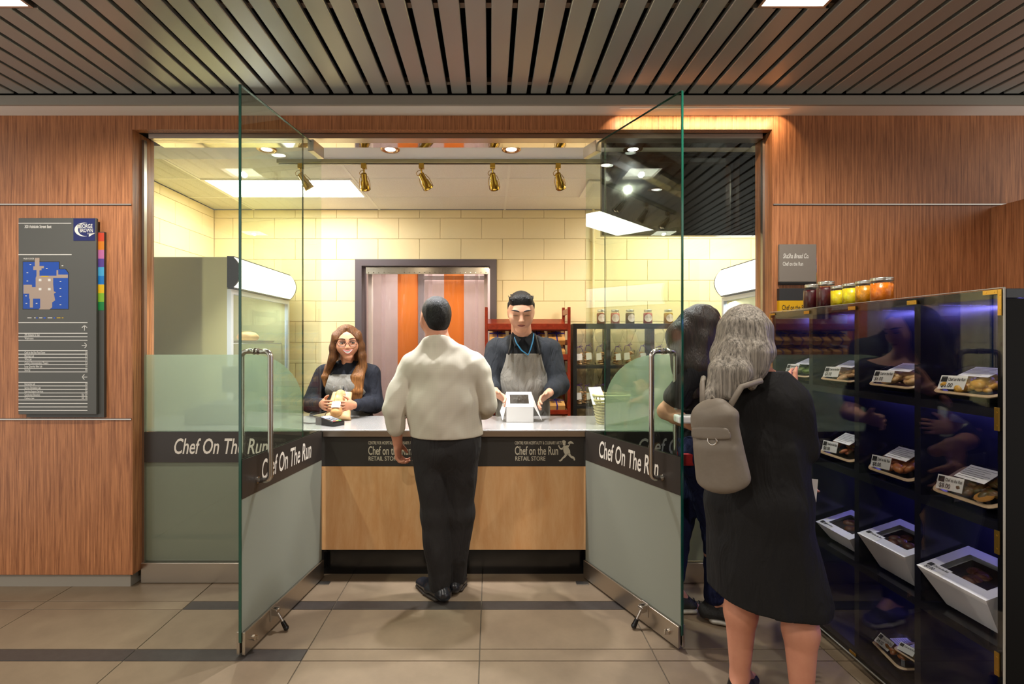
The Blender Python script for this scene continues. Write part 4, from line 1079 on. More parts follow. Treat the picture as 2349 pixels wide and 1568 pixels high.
# ------------------------------------------------------------------ wall signs
YP = 2.935
def zx(v): return v/2.6125
def zy(v): return 400+v/2.6125
SLATE = mat('sign_slate', rgb(84, 84, 80), .42)
SLATE2 = mat('sign_slate_dark', rgb(70, 70, 66), .45)
NAVY = mat('logo_navy', rgb(16, 28, 92), .4)
INK = mat('sign_ink', rgb(226, 224, 218), .5)
ds = thing('directory_sign', (ax(138, YP), YP, az(958, YP)), 'tall slate grey building directory with floor map and colour tabs', 'directory sign')
def px_box(nm, m, p0, p1, q0, q1, y0, y1, par, bev=0): return qbox(nm, m, par, ax(p0, YP), ax(p1, YP), y0, y1, az(q1, YP), az(q0, YP), bev=bev)
px_box('back_panel', SLATE2, 55, 234, 530, 958, 2.951, 2.9695, ds)
fp = px_box('front_panel', SLATE, 42, 221, 500, 950, YP, 2.950, ds, .0015)
lg = px_box('logo_plate', NAVY, 169, 218, 501, 552, YP-.002, YP-.0003, ds)
t = MB(); O = (0, YP-.003, 0); R = (1, 0, 0); U = (0, 0, 1)
text(t, 'GEORGE', O, R, U, ax(179, YP), ax(213, YP), az(523, YP), .021)
text(t, 'BROWN', O, R, U, ax(184, YP), ax(214, YP), az(532.5, YP), .019)
text(t, 'COLLEGE', O, R, U, ax(201, YP), ax(216, YP), az(537, YP), .006)
# crescent swoosh
pts = []
cxx, czz = ax(194, YP), az(526.5, YP)
for i in range(17): a = math.radians(70+i*13.5); pts.append((cxx+.056*math.cos(a), czz+.040*math.sin(a)))
inn = []
for i in range(17): a = math.radians(70+i*13.5); k = 1-.20*math.sin(math.pi*i/16)-.02; inn.append((cxx+.008*math.sin(math.pi*i/16)+.056*k*math.cos(a), czz+.040*k*math.sin(a)))
for i in range(16): t.add([(p[0], YP-.003, p[1]) for p in (pts[i], pts[i+1], inn[i+1], inn[i])], [(0, 1, 2, 3)])
ar_ = (cxx+.052, czz-.026); t.add([(ar_[0]-.025, YP-.003, ar_[1]-.016), (ar_[0]+.012, YP-.003, ar_[1]+.006), (ar_[0]-.024, YP-.003, ar_[1]+.002)], [(0, 1, 2)])
t.build('emblem', INK, lg)
tabs = [(196, 62, 32), (206, 120, 20), (186, 104, 156), (84, 58, 138), (66, 160, 206), (8, 112, 186), (222, 178, 0), (124, 176, 38), (10, 124, 58)]
for i, c in enumerate(tabs):
    y0 = 345+52*i; qbox('colour_tab', mat('tab%d' % i, rgb(*c), .45), ds, ax(zx(560), YP), ax(zx(612), YP), 2.9495, 2.9508, az(zy(y0+52), YP), az(zy(y0), YP))
t = MB()
def rule(yz, x1=525): t.add([(ax(zx(111), YP), YP-.0008, az(zy(yz-2.2), YP)), (ax(zx(x1), YP), YP-.0008, az(zy(yz-2.2), YP)), (ax(zx(x1), YP), YP-.0008, az(zy(yz+2.2), YP)), (ax(zx(111), YP), YP-.0008, az(zy(yz+2.2), YP))], [(0, 1, 2, 3)])
rule(292, 428); rule(480, 430)
for v in (887, 951, 972, 993, 1055, 1076, 1097, 1118, 1139, 1161, 1182, 1245, 1266, 1287, 1308, 1329, 1350, 1371, 1392, 1413): rule(v)
t.build('ruled_lines', INK, fp)
t = MB(); O = (0, YP-.0008, 0)
text(t, '300 Adelaide Street East', O, R, U, ax(zx(148), YP), ax(zx(309), YP), az(zy(321), YP), .0165)
text(t, 'MAIN FLOOR', O, R, U, ax(zx(142), YP), ax(zx(205), YP), az(zy(509), YP), .008)
for yz, s_, n_ in ((961, '290 Adelaide St. East', ''), (982, 'Washrooms', ''), (1067, 'Chef on the Run Food Store', '120'), (1087, 'Mixology Lab', '114'), (1107, 'Wine Lab', '113'), (1129, 'Culinary Demonstration Theatre', '112'), (1150, 'Large Quantity Bake Lab', '111'), (1171, 'Security', '106'), (1255, 'Interactive Lab', '124'), (1278, 'Service Simulation Lab', '125'), (1299, 'Learning Support Services', '126'), (1320, 'Continuing Education', '136, 137'), (1340, 'Culinary Labs', '140, 142')):
    text(t, s_, O, R, U, ax(zx(148), YP), None, az(zy(yz+5), YP), .0105, width=.62)
    if n_: text(t, n_, O, R, U, ax(zx(525), YP), None, az(zy(yz+5), YP), .0105, right=True, width=.62)
t.build('lettering', INK, fp)
t = MB()
def arrow(cx_, cy_, ang):
    M = Matrix.Translation((ax(zx(cx_), YP), YP-.0008, az(zy(cy_), YP))) @ Matrix.Rotation(ang, 4, 'Y')
    s_ = .0165
    for q in ([(-s_, -.0016), (s_*.95, -.0016), (s_*.95, .0016), (-s_, .0016)], [(s_, 0), (.002, s_), (-.0012, s_-.003), (s_-.0045, 0)], [(s_, 0), (s_-.0045, 0), (-.0012, -s_+.003), (.002, -s_)]):
        t.add([(p[0], 0, p[1]) for p in q], [list(range(4))], M)
arrow(507, 918, -math.pi/2); arrow(507, 1024, 0); arrow(507, 1213, math.pi)
t.build('arrows', INK, fp)
def mp_poly(m_, pts, lift): m_.add([(ax(zx(x), YP), YP-lift, az(zy(y), YP)) for x, y in pts], [list(range(len(pts)))])
m = MB(); mp_poly(m, [(136, 521), (357, 521), (357, 565), (396, 565), (413, 588), (413, 808), (136, 808)], .0006); m.build('map_outline', PBLACK, fp)
m = MB(); mp_poly(m, [(139, 524), (354, 524), (354, 568), (393, 568), (410, 590), (410, 805), (139, 805)], .0010); m.build('map_rooms', mat('map_blue', rgb(8, 72, 170), .45), fp)
m = MB(); BG = mat('map_beige', rgb(172, 152, 138), .5)
for q in ([(210, 500), (238, 500), (238, 606), (220, 606), (220, 572), (201, 572), (201, 550), (210, 550)], [(220, 606), (340, 606), (340, 572), (350, 572), (350, 600), (408, 600), (408, 620), (320, 620), (320, 660), (324, 700), (338, 706), (324, 714), (332, 754), (314, 766), (314, 796), (298, 808), (232, 808), (242, 800), (242, 744), (176, 744), (176, 714), (142, 714), (142, 660), (193, 660), (193, 674), (215, 674), (215, 620)], [(180, 744), (199, 744), (199, 797), (180, 797)], [(238, 548), (264, 548), (264, 562), (250, 562), (250, 574), (238, 574)]): mp_poly(m, q, .0014)
m.build('map_hall', BG, fp)
m = MB(); 
for x, y in ((242, 632), (297, 632), (242, 687), (297, 687)): mp_poly(m, [(x-8, y-7), (x+8, y-7), (x+8, y+7), (x-8, y+7)], .0018)
m.build('map_columns', INK, fp)
m = MB()
for x, w in ((174, 18), (186, 8), (210, 9), (245, 20), (300, 28)): mp_poly(m, [(x-w/2, 856), (x+w/2, 856), (x+w/2, 861), (x-w/2, 861)], .0008)
for x, y in ((166, 589), (184, 540), (282, 563), (166, 638), (364, 640), (364, 683), (364, 730), (364, 780), (160, 772), (221, 772), (158, 727), (376, 547)): mp_poly(m, [(x-5, y-2), (x+5, y-2), (x+5, y+2), (x-5, y+2)], .0018)
m.build('map_marks', INK, fp)
m = MB()
for x, w in ((222, 7), (268, 12), (327, 7)): mp_poly(m, [(x-w/2, 854), (x+w/2, 854), (x+w/2, 863), (x-w/2, 863)], .0008)
m.build('legend_blue', mat('legend_blue', rgb(40, 90, 200), .5), fp)
m = MB()
for x, w in ((352, 22), (376, 10)): mp_poly(m, [(x-w/2, 856), (x+w/2, 856), (x+w/2, 861), (x-w/2, 861)], .0008)
mp_poly(m, [(250, 608), (292, 608), (292, 614), (250, 614)], .0018)
m.build('legend_yellow', mat('legend_yellow', rgb(214, 176, 20), .5), fp)

YQ = 2.945
gs = thing('shop_sign', (ax(1831, YQ), YQ, az(652, YQ)), 'square grey wall sign naming a bread company', 'wall sign')
def qb(nm, m_, p0, p1, q0, q1, y0, y1, par, bev=0): return qbox(nm, m_, par, ax(p0, YQ), ax(p1, YQ), y0, y1, az(q1, YQ), az(q0, YQ), bev=bev)
qb('back_panel', SLATE2, 1790, 1874, 562, 652, 2.9605, 2.9695, gs)
f_ = qb('front_panel', mat('sign_taupe', rgb(128, 120, 112), .45), 1788, 1873, 560, 646, YQ, 2.9604, gs, .001)
qb('lower_edge', MBLACK, 1788, 1873, 646.5, 650, YQ+.001, 2.9604, gs)
for i, c in enumerate(tabs[2:]): qb('colour_tab', MATS['tab%d' % (i+2)], 1868, 1876.5, 590+8.5*i, 598.5+8.5*i, 2.9596, 2.9690, gs) if False else qbox('colour_tab', MATS['tab%d' % (i+2)], gs, ax(1873.2, YQ), ax(1876.5, YQ), 2.958, 2.9690, az(598.5+8.5*i, YQ), az(590+8.5*i, YQ))
t = MB(); O = (0, YQ-.0008, 0)
text(t, 'ShaSha Bread Co.', O, R, U, ax(1796, YQ), ax(1855, YQ), az(592, YQ), .0245, shear=.16)
text(t, 'Chef on the Run', O, R, U, ax(1795.5, YQ), ax(1842, YQ), az(609, YQ), .020)
t.build('lettering', INK, f_)
ys = thing('food_store_sign', (ax(1831, YQ), YQ, az(760, YQ)), 'yellow and black wall sign partly hidden behind the display case', 'wall sign')
qb('header_panel', mat('sign_charcoal', rgb(46, 46, 48), .45), 1788, 1875, 661, 688.5, YQ, 2.9695, ys)
f_ = qb('yellow_panel', mat('sign_yellow', rgb(226, 172, 6), .45), 1788, 1875, 689, 760, YQ, 2.9695, ys)
t = MB(); O = (0, YQ-.0008, 0)
text(t, 'Chef on the Run', O, R, U, ax(1794, YQ), ax(1852, YQ), az(710.5, YQ), .026)
text(t, 'Food Store', O, R, U, ax(1794, YQ), ax(1822, YQ), az(719, YQ), .014)
t.build('lettering', MBLACK, f_)

# ------------------------------------------------------------------ black display case
X0, XI, XBk = 1.628, 1.648, 2.04
C0, C1, CT = 1.604, 2.948, 1.62
dc = thing('display_case', (1.83, 2.28, 0), 'tall black display case with clear acrylic front along the right side', 'display case')
CASE = mat('case_black', rgb(28, 28, 36), .22)
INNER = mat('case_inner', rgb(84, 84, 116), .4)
qbox('near_end_panel', mat('case_end', rgb(9, 8, 8), .6, spec=.15), dc, XI-.012, XBk, C0, C0+.028, .04, CT-.031, bev=.001)
qbox('far_end_panel', CASE, dc, XI, XBk, C1-.028, C1, .04, CT-.031)
qbox('top_board', CASE, dc, XI-.012, XBk, C0, C1, CT-.03, CT, bev=.001)
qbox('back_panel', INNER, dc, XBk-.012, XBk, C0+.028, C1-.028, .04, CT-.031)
qbox('plinth', MBLACK, dc, XI+.03, XBk, C0, C1, 0, .04)
SH = [.075, .46, .865, 1.232]
for z in SH: qbox('shelf_board', CASE, dc, XI, XBk-.013, C0+.029, C1-.029, z-.03, z)
DV = [1.951, 2.275, 2.60]
for yv in DV:
    for z0, z1 in zip(SH, [s_-.0305 for s_ in SH[1:]]+[CT-.0305]): qbox('divider', CASE, dc, XI, XBk-.013, yv-.014, yv+.014, z0+.0005, z1)
ACR = glass_mat('acrylic', (.95, .95, .95, 1), 1.5, .0, gloss=1.0)
MB().box(X0, X0+.005, C0, C1, .037, CT+.004).build('acrylic_front', ACR, dc)
MB().box(X0-.0004, X0+.0054, C0-.0006, C0+.002, .037, CT+.004).box(X0-.0004, X0+.0054, C0, C1, .0365, .039).box(X0-.0004, X0+.0054, C0, C1, CT+.0025, CT+.0045).build('acrylic_edge', mat('acrylic_edge', rgb(176, 172, 164), .2), dc)
BR2 = mat('brass_plate', rgb(206, 164, 74), .3, metal=.9)
def bracket(y0, y1, z0, z1, nm='brass_plate'):
    b = MB().box(X0-.0035, X0-.0006, y0, y1, z0, z1)
    for k in (.22, .78):
        c_ = (X0-.0045, y0+(y1-y0)*k, (z0+z1)/2) if y1-y0 > z1-z0 else (X0-.0045, (y0+y1)/2, z0+(z1-z0)*k)
        b.cyl(c_, (X0-.003, c_[1], c_[2]), .0032, n=8)
    return b.build(nm, BR2, dc)
for yv in (1.951, 2.275, 2.60): bracket(yv-.022, yv+.022, CT-.026, CT-.010)
bracket(C0+.004, C0+.016, CT-.085, CT-.002, 'brass_corner'); bracket(C0+.017, C0+.065, CT-.016, CT-.002, 'brass_corner')
bracket(C1-.014, C1-.003, CT-.06, CT-.006, 'brass_corner'); bracket(C1-.06, C1-.015, CT-.016, CT-.006, 'brass_corner')
for z in (1.165, .77, .38): bracket(C0+.012, C0+.027, z, z+.075)
bracket(2.25, 2.29, .05, .062)
LED = mat('violet_led', (1, 1, 1, 1), .4, emit=((.22, .20, 1, 1), E_CASE))
for z in [s_-.0305 for s_ in SH[1:]]+[CT-.0305]:
    for a, b_ in zip([C0+.03]+[d+.016 for d in DV], [d-.016 for d in DV]+[C1-.03]):
        qbox('led_strip', LED, dc, XBk-.036, XBk-.026, a, b_, z-.006, z-.0005)

# jars on top of the case
jl = [('dark red beet jar, farthest of the two on the display case', (50, 3, 10), 1.680, 2.640, .041, .130, True), ('dark red beet jar nearest the yellow jars on the display case', (54, 3, 12), 1.690, 2.545, .043, .134, True),
      ('smallest yellow pickle jar beside the dark red jars', (206, 158, 10), 1.70, 2.460, .040, .102, False), ('middle yellow preserve jar on the display case', (214, 164, 20), 1.70, 2.376, .041, .104, False),
      ('mustard brown preserve jar between yellow and orange jars', (166, 110, 10), 1.70, 2.290, .041, .106, False), ('bright orange preserve jar, nearest on the display case', (206, 92, 10), 1.70, 2.196, .043, .108, False)]
for i, (lb, c, x, y, r, h, so) in enumerate(jl):
    J = thing('canning_jar', (x, y, CT+.0005), lb, 'jar', 'jars on top of the display case')
    jar_parts(J, r, h, mat('case_jar%d' % i, rgb(*c), .3, vary=(28, rgb(*[min(255, int(k*1.5)+6) for k in c])), bump=(30, .4, .01)), LIDM, None, True, so)

# packed food inside
TRAYB = mat('tray_black', rgb(26, 24, 22), .3)
RIMT = mat('tray_rim', rgb(196, 168, 132), .4)
STICK = mat('sticker', rgb(238, 236, 232), .5)
STINK = mat('sticker_ink', rgb(40, 38, 36), .6)
def sticker(par, O, R_, U_, w, h, kind, price=''):
    O, R_, U_ = Vector(O), Vector(R_).normalized(), Vector(U_).normalized(); N = R_.cross(U_)
    P = lambda x, z, l=0: O+R_*x+U_*z+N*l
    s_ = MB().add([P(0, 0), P(w, 0), P(w, h), P(0, h), P(0, 0, -.0006), P(w, 0, -.0006), P(w, h, -.0006), P(0, h, -.0006)], [(0, 1, 2, 3), (7, 6, 5, 4), (0, 4, 5, 1), (1, 5, 6, 2), (2, 6, 7, 3), (3, 7, 4, 0)]).build('price_sticker', STICK, par, True)
    t = MB(); o2 = P(0, 0, .0006)
    if kind == 'price':
        t.add([P(.004, h-.022, .0006), P(.024, h-.022, .0006), P(.024, h-.004, .0006), P(.004, h-.004, .0006)], [(0, 1, 2, 3)])
        text(t, 'Chef on the Run', o2, R_, U_, .027, w-.004, h-.018, .0095)
        if price: text(t, price, o2, R_, U_, .010, None, .006, .013, width=.8)
    else:
        for i in range(6): t.add([P(.006, h-.010-i*.009, .0006), P(w-.006-(i % 3)*.012, h-.010-i*.009, .0006), P(w-.006-(i % 3)*.012, h-.0115-i*.009, .0006), P(.006, h-.0115-i*.009, .0006)], [(0, 1, 2, 3)])
    t.build('print', STINK, s_, True)
def food(name, c1, c2, lumps, seed, par, green=False):
    r = random.Random(seed); m = MB()
    for i in range(lumps):
        x, y = r.uniform(-.066, .066), r.uniform(.030, .118); a = r.uniform(.012, .026)
        M = Matrix.Translation((x, y, .028+r.uniform(0, .020))) @ Matrix.Rotation(r.uniform(0, 3), 4, 'Z') @ Matrix.Rotation(r.uniform(-.4, .4), 4, 'X')
        m.ell((0, 0, 0), (a*1.3, a*.75, a*.5), 9, 6, M=M)
    m.build('food', mat(name, rgb(*c1), .4, vary=(45, rgb(*c2))), par, True)
DOME = glass_mat('clam_dome', (.94, .94, .93, 1), 1.45, .03)
def clam(loc, label, seed, fm, price, tilt=14, rz=-90, sc=1.0):
    b = thing('food_clamshell', loc, label, 'food container', 'clear lidded food trays in the display case')
    def frame(w, d, z, r=.03, n=5):
        pts = []
        for cx_, cy_, a0 in ((w-r, d-r, 0), (-w+r, d-r, 90), (-w+r, -d+r, 180), (w-r, -d+r, 270)):
            for i in range(n): a = math.radians(a0+90*i/(n-1)); pts.append((cx_+r*math.cos(a), .075+cy_+r*math.sin(a), z))
        return pts
    def loft(rs, cap0=True, cap1=True):
        v = []; n = len(rs[0]); f = []
        for q in rs: v += q
        for k in range(len(rs)-1): f += [(k*n+i, k*n+(i+1) % n, (k+1)*n+(i+1) % n, (k+1)*n+i) for i in range(n)]
        if cap0: f.append(list(range(n))[::-1])
        if cap1: f.append(list(range((len(rs)-1)*n, len(rs)*n)))
        return MB().add(v, f)
    loft([frame(.085, .055, 0), frame(.098, .066, .024), frame(.102, .070, .026)], True, False).build('tray', TRAYB, b, True)
    loft([frame(.100, .068, .0265), frame(.108, .076, .026), frame(.110, .078, .030), frame(.106, .074, .034), frame(.099, .067, .032)], False, False).build('rim', RIMT, b, True)
    loft([frame(.100, .068, .035), frame(.094, .062, .060), frame(.084, .052, .068)], False, True).build('clear_lid', DOME, b, True)
    fm(b)
    sticker(b, (-.045, .052, .0690), (1, 0, 0), (0, 1, 0), .10, .066, 'info')
    sticker(b, (-.085, .006, .0390), (1, .10, 0), (0, .62, .66), .085, .046, 'price', price)
    MB().box(-.05, .05, .115, .135, -.15*math.tan(math.radians(tilt))*.8, -.0005).build('wedge', TRAYB, b, True)
    b.rotation_euler = (math.radians(tilt), 0, math.radians(rz)); b.scale = (sc, sc, sc)
    return b
F_ = {'pasta': ((214, 150, 50), (236, 190, 90)), 'wrap': ((204, 158, 96), (228, 192, 134)), 'green': ((44, 84, 26), (120, 140, 60)), 'meat': ((150, 76, 30), (206, 132, 60)), 'sand': ((186, 130, 80), (226, 190, 140)), 'mix': ((190, 84, 24), (80, 96, 34)), 'salad': ((66, 78, 34), (130, 76, 40))}
def fm(k, seed, n=26): return lambda b: food('food_'+k, *F_[k], n, seed, b)
CYS = [1.79, 2.115, 2.44, 2.765]; xf = XI+.03
cl = [(0, 3, 'pasta', '$6.00', 'rolled pasta tray, nearest container on the top shelf of the display case'), (1, 3, 'wrap', '$6.00', 'browned wrap tray, second from the near end on the top case shelf'), (2, 3, 'sand', '$8.00', 'sandwich tray, third from the near end on the top case shelf'), (3, 3, 'green', '$8.00', 'green salad tray, farthest container on the top case shelf'),
      (0, 2, 'salad', '$8.00', 'salad tray with sauce cup, nearest container on the middle case shelf'), (1, 2, 'meat', '$8.00', 'roast meat tray, middle container on the middle case shelf'), (2, 2, 'mix', '$8.00', 'mixed vegetable tray, farthest container on the middle case shelf')]
for c_, r, k, pr_, lb in cl:
    b = clam((xf, CYS[c_], SH[r]+.002), lb, c_*7+r, fm(k, c_*5+r), pr_, tilt=24 if r == 3 else 32, sc=1.13)
    if k == 'salad':
        m = MB().lathe([(0, 0), (.022, 0), (.028, .022), (.030, .024)], (.06, .03, .024), 16); m.build('sauce_cup', PLAST, b, True)
        MB().cyl((.06, .03, .040), (.06, .03, .041), .026, n=16).build('sauce', mat('sauce', rgb(186, 130, 60), .3), b, True)
# white window boxes
WBOX = mat('box_white', rgb(232, 232, 236), .5)
DWIN = mat('box_window', rgb(26, 20, 20), .08, spec=.6)
def window_box(loc, label, w, d, h, tilt, price, cup=False):
    b = thing('window_box', loc, label, 'pastry box', 'white window boxes in the display case')
    w0, d0 = w*.72, d*.70
    bot = [(-w0, d-d0, 0), (w0, d-d0, 0), (w0, d+d0, 0), (-w0, d+d0, 0)]; top = [(-w, 0, h), (w, 0, h), (w, 2*d, h), (-w, 2*d, h)]
    hole = [(-w*.66, d*.42, h), (w*.72, d*.42, h), (w*.72, d*1.62, h), (-w*.66, d*1.62, h)]
    MB().add(bot+top, [(3, 2, 1, 0), (0, 1, 5, 4), (1, 2, 6, 5), (2, 3, 7, 6), (3, 0, 4, 7)]).build('carton', WBOX, b, True)
    MB().add(top+hole, [(0, 1, 5, 4), (1, 2, 6, 5), (2, 3, 7, 6), (3, 0, 4, 7)]).build('lid', WBOX, b, True)
    MB().add([(p[0], p[1], p[2]-.001) for p in hole], [(0, 1, 2, 3)]).build('window', PLAST, b, True)
    MB().add([(p[0]*.99, p[1], h*.86) for p in hole], [(0, 1, 2, 3)]).build('liner', mat('box_liner', rgb(40, 26, 20), .7), b, True)
    m = MB(); r = random.Random(int(w*1e4))
    for i in range(5): m.ell((r.uniform(-w*.4, w*.4), d+r.uniform(-d*.3, d*.3), h*.86-.004), (.028, .024, .014), 10, 7)
    m.build('pastries', mat('pastry_dark', rgb(70, 36, 20), .5, vary=(30, rgb(120, 70, 40))), b, True)
    sticker(b, (-w*.92, d*.05, h+.001), (1, 0, 0), (0, 1, 0), min(.09, w*.9), .045*1.0 if d*.42 > .04 else .03, 'price', price)
    sticker(b, (w*.05, d*.06, h+.0012), (1, 0, 0), (0, 1, 0), w*.6, .024, 'info') if False else None
    b.rotation_euler = (math.radians(tilt), 0, math.radians(-90)); return b
window_box((xf-.005, CYS[0], SH[1]+.002), 'largest white window box, nearest on the lower case shelf', .135, .105, .15, 20, '$2.00')
window_box((xf-.005, CYS[1], SH[1]+.002), 'white window box in the middle of the lower case shelf', .128, .10, .15, 18, '')
window_box((xf-.005, CYS[2], SH[1]+.002), 'shallow white round-window box, farthest on the lower case shelf', .12, .095, .085, 18, '$5.00')
b = clam((xf+.02, CYS[1]+.06, SH[0]+.004), 'red stew tray with four dollar sticker on the case floor', 31, fm('mix', 77, 30), '$4.00', tilt=8, rz=-100)
b = clam((xf+.02, CYS[1]-.075, SH[0]+.075), 'leaf topped tray stacked on the case floor beside the stew', 33, fm('salad', 71, 30), '', tilt=8, rz=-80, sc=.72)
window_box((xf+.20, CYS[1]-.03, SH[0]+.002), 'small white box at the rear of the case floor', .06, .045, .09, 0, '')
window_box((xf+.02, CYS[3], SH[2]+.002), 'pale pastry box at the far end of the middle case shelf', .07, .06, .085, 0, '')
# ------------------------------------------------------------------ people
def skin_mat(name, c, c2): return mat(name, rgb(*c), .5, spec=.35, vary=(9, rgb(*c2)), bump=(120, .06, .002))
def drape(m, sc=(15, 15, 5), strength=.8, dist=.035, rot=(0, .25, 0), det=3, dis=.8):
    """long soft folds as surface relief"""
    nt = m.node_tree; b = nt.nodes['Principled BSDF']
    tc = nt.nodes.new('ShaderNodeTexCoord'); mp = nt.nodes.new('ShaderNodeMapping'); mp.inputs['Scale'].default_value = sc; mp.inputs['Rotation'].default_value = rot
    n = nt.nodes.new('ShaderNodeTexNoise'); n.inputs['Scale'].default_value = 1; n.inputs['Detail'].default_value = det; n.inputs['Distortion'].default_value = dis
    nt.links.new(tc.outputs['Object'], mp.inputs[0]); nt.links.new(mp.outputs[0], n.inputs['Vector'])
    bp = nt.nodes.new('ShaderNodeBump'); bp.inputs['Strength'].default_value = strength; bp.inputs['Distance'].default_value = dist
    nt.links.new(n.outputs['Fac'], bp.inputs['Height']); nt.links.new(bp.outputs[0], b.inputs['Normal'])
    return m
def cloth_mat(name, c, c2=None, s=220, rough=.85, bump=.25):
    return drape(mat(name, rgb(*c), rough, spec=.2, vary=(s, rgb(*(c2 or [min(255, k+10) for k in c])))), strength=min(1, bump*1.7))
def hair_mat(name, c, c2, scale=(90, 90, 5)):
    return mat(name, rgb(*c), .5, spec=.3, vary=(1.6, rgb(*c2)), bump=(2.0, .5, .012), bscale=scale)
def N3(v): v = np.array(v, float); return v/np.linalg.norm(v)
class Head:
    def __init__(s, c, f, u, h=.235, wide=1.0):
        s.c = np.array(c, float); s.f = N3(f); u = np.array(u, float); s.u = N3(u-s.f*np.dot(u, s.f)); s.r = np.cross(s.f, s.u); s.h = h; s.w = wide
    def p(s, x, y, z): return s.c+s.h*(x*s.w*s.r+y*s.f+z*s.u)
    def prims(s, S, nose=1.0, jaw=1.0, smile=0):
        h = s.h; E = lambda c, r, **k: S.ell(s.p(*c), (r[0]*h*s.w, r[1]*h, r[2]*h), axis=s.u, u=s.r, **k)
        E((0, -.06, .13), (.325, .40, .36), k=.03*h/.235)
        E((0, .08, -.02), (.30, .30, .36), k=.04)
        S.cap(s.p(-.0, .13, -.12), s.p(0, .22, -.36), (.255*h*s.w*jaw, .20*h), (.15*h*s.w*jaw, .115*h), u=s.r, k=.035)
        E((0, .275, -.415), (.10*jaw, .085, .075), k=.025)
        for q in (-1, 1):
            E((q*.165, .24, -.12), (.105, .10, .12), k=.03)
            E((q*.315, -.01, -.03), (.035, .075, .125), k=.006)
            E((q*.335, -.035, .01), (.022, .06, .085), k=.006)
        S.cap(s.p(-.15, .315, .095), s.p(.15, .315, .095), .045*h, k=.02)
        for q in (-1, 1): E((q*.145, .40, .015), (.088, .07, .058), k=.018, sub=True)
        for q in (-1, 1): E((q*.143, .293, .012), (.075, .06, .06), k=.008)
        S.cap(s.p(0, .345, .05), s.p(0, .43*(.5+.5*nose), -.115), .026*h, .044*h, k=.014)
        for q in (-1, 1): E((q*.052, .375, -.135), (.036, .04, .030), k=.008)
        E((0, .325, -.235), (.115, .06, .06), k=.02)
    def neck(s, S, base, r=.055): S.cap(s.p(0, -.10, -.20), base, (r, r), (r*1.12, r*1.12), k=.03)
    def bind(s, body):
        from mathutils.bvhtree import BVHTree
        me = body.data; bm = bmesh.new(); bm.from_mesh(me); s.bvh = BVHTree.FromBMesh(bm); bm.free(); s.off = np.array(body.location)
    def on(s, x, z, lift=.0):
        """point on the face surface in front of head coordinates x, z"""
        o = s.p(x, 1.0, z)-s.off; hit = s.bvh.ray_cast(Vector(o), Vector(-s.f))
        q = np.array(hit[0])+s.off if hit[0] is not None else s.p(x, .36, z)
        return q+s.f*lift*s.h
    def eyes(s, par, iris=(60, 36, 20), open_=1.0, brow=(20, 16, 14), look=(0, 0), browz=.12, thick=1.0, tilt=0):
        s.bind(par); h = s.h
        W = mat('eye_white', rgb(226, 220, 214), .2); I = mat('iris_%d' % iris[0], rgb(*iris), .15); BL = mat('lash', rgb(20, 14, 12), .6)
        R3 = Matrix(((s.r[0], s.f[0], s.u[0]), (s.r[1], s.f[1], s.u[1]), (s.r[2], s.f[2], s.u[2]))).to_4x4()
        for q in (-1, 1):
            c = s.on(q*.145, .012)
            if open_ > .1:
                M = Matrix.Translation(c-s.f*.030*h) @ R3
                e = MB().ell((0, 0, 0), (.066*h, .040*h, .030*h*open_), 16, 10, M=M).build('eye', W, par)
                MB().ell((look[0]*h, .030*h, look[1]*h), (.023*h, .014*h, .023*h*min(1, open_+.15)), 12, 8, M=M).build('iris', I, e)
                MB().ell((look[0]*h, .0405*h, look[1]*h), (.010*h, .004*h, .010*h), 10, 6, M=M).build('pupil', BL, e)
            zl = .012+.028*open_
            up = [s.on(q*(.145+a*.075), zl*(1-.35*a*a)-(.006 if open_ < .1 else 0)+tilt*a*q, .012) for a in (-1, -.66, -.33, 0, .33, .66, 1)]
            MB().tube(up, [.0008, .0016, .002, .0022, .0022, .0018, .001], 6).build('eyelash', BL, par)
            b = [s.on(q*(.055+a*.20), browz+.026*math.sin(a*2.9)-.008*a, .004) for a in (0, .17, .34, .5, .67, .84, 1)]
            MB().tube(b, [.002*thick, .0034*thick, .004*thick, .004*thick, .0034*thick, .0024*thick, .001], 6).build('eyebrow', mat('brow_%d' % brow[0], rgb(*brow), .7), par)
    def mouth(s, par, smile=0, col=(168, 92, 84)):
        L = mat('lip_%d' % col[0], rgb(*col), .4); n = 11
        def arc(z, dz, w, lift): return [s.on(-w+2*w*i/(n-1), z+dz*(abs(-1+2*i/(n-1))**1.6), lift) for i in range(n)]
        w = .100+.045*smile
        rad = [.001+.0036*math.sin(math.pi*i/(n-1)) for i in range(n)]
        DK = mat('mouth_dark', rgb(84, 40, 36), .6)
        if smile > .3:
            up, lo = arc(-.205, .045*smile, w, .002), arc(-.300, .135*smile, w, .002)
            MB().tube(up, rad, 8).tube(lo, rad, 8).build('lips', L, par)
            a_, b_ = arc(-.212, .045*smile, w*.92, .010), arc(-.285, .118*smile, w*.92, .010)
            MB().add(a_+b_, [(i, i+1, n+i+1, n+i) for i in range(n-1)], smooth=True).build('teeth', mat('teeth', rgb(238, 232, 226), .3), par)
        else:
            MB().tube(arc(-.222, -.010, w, 0), rad, 8).tube(arc(-.255, .016, w*.92, 0), rad, 8).build('lips', L, par)
            MB().tube(arc(-.238, .0, w*.98, .014), .0012, 6).build('mouth_line', DK, par)
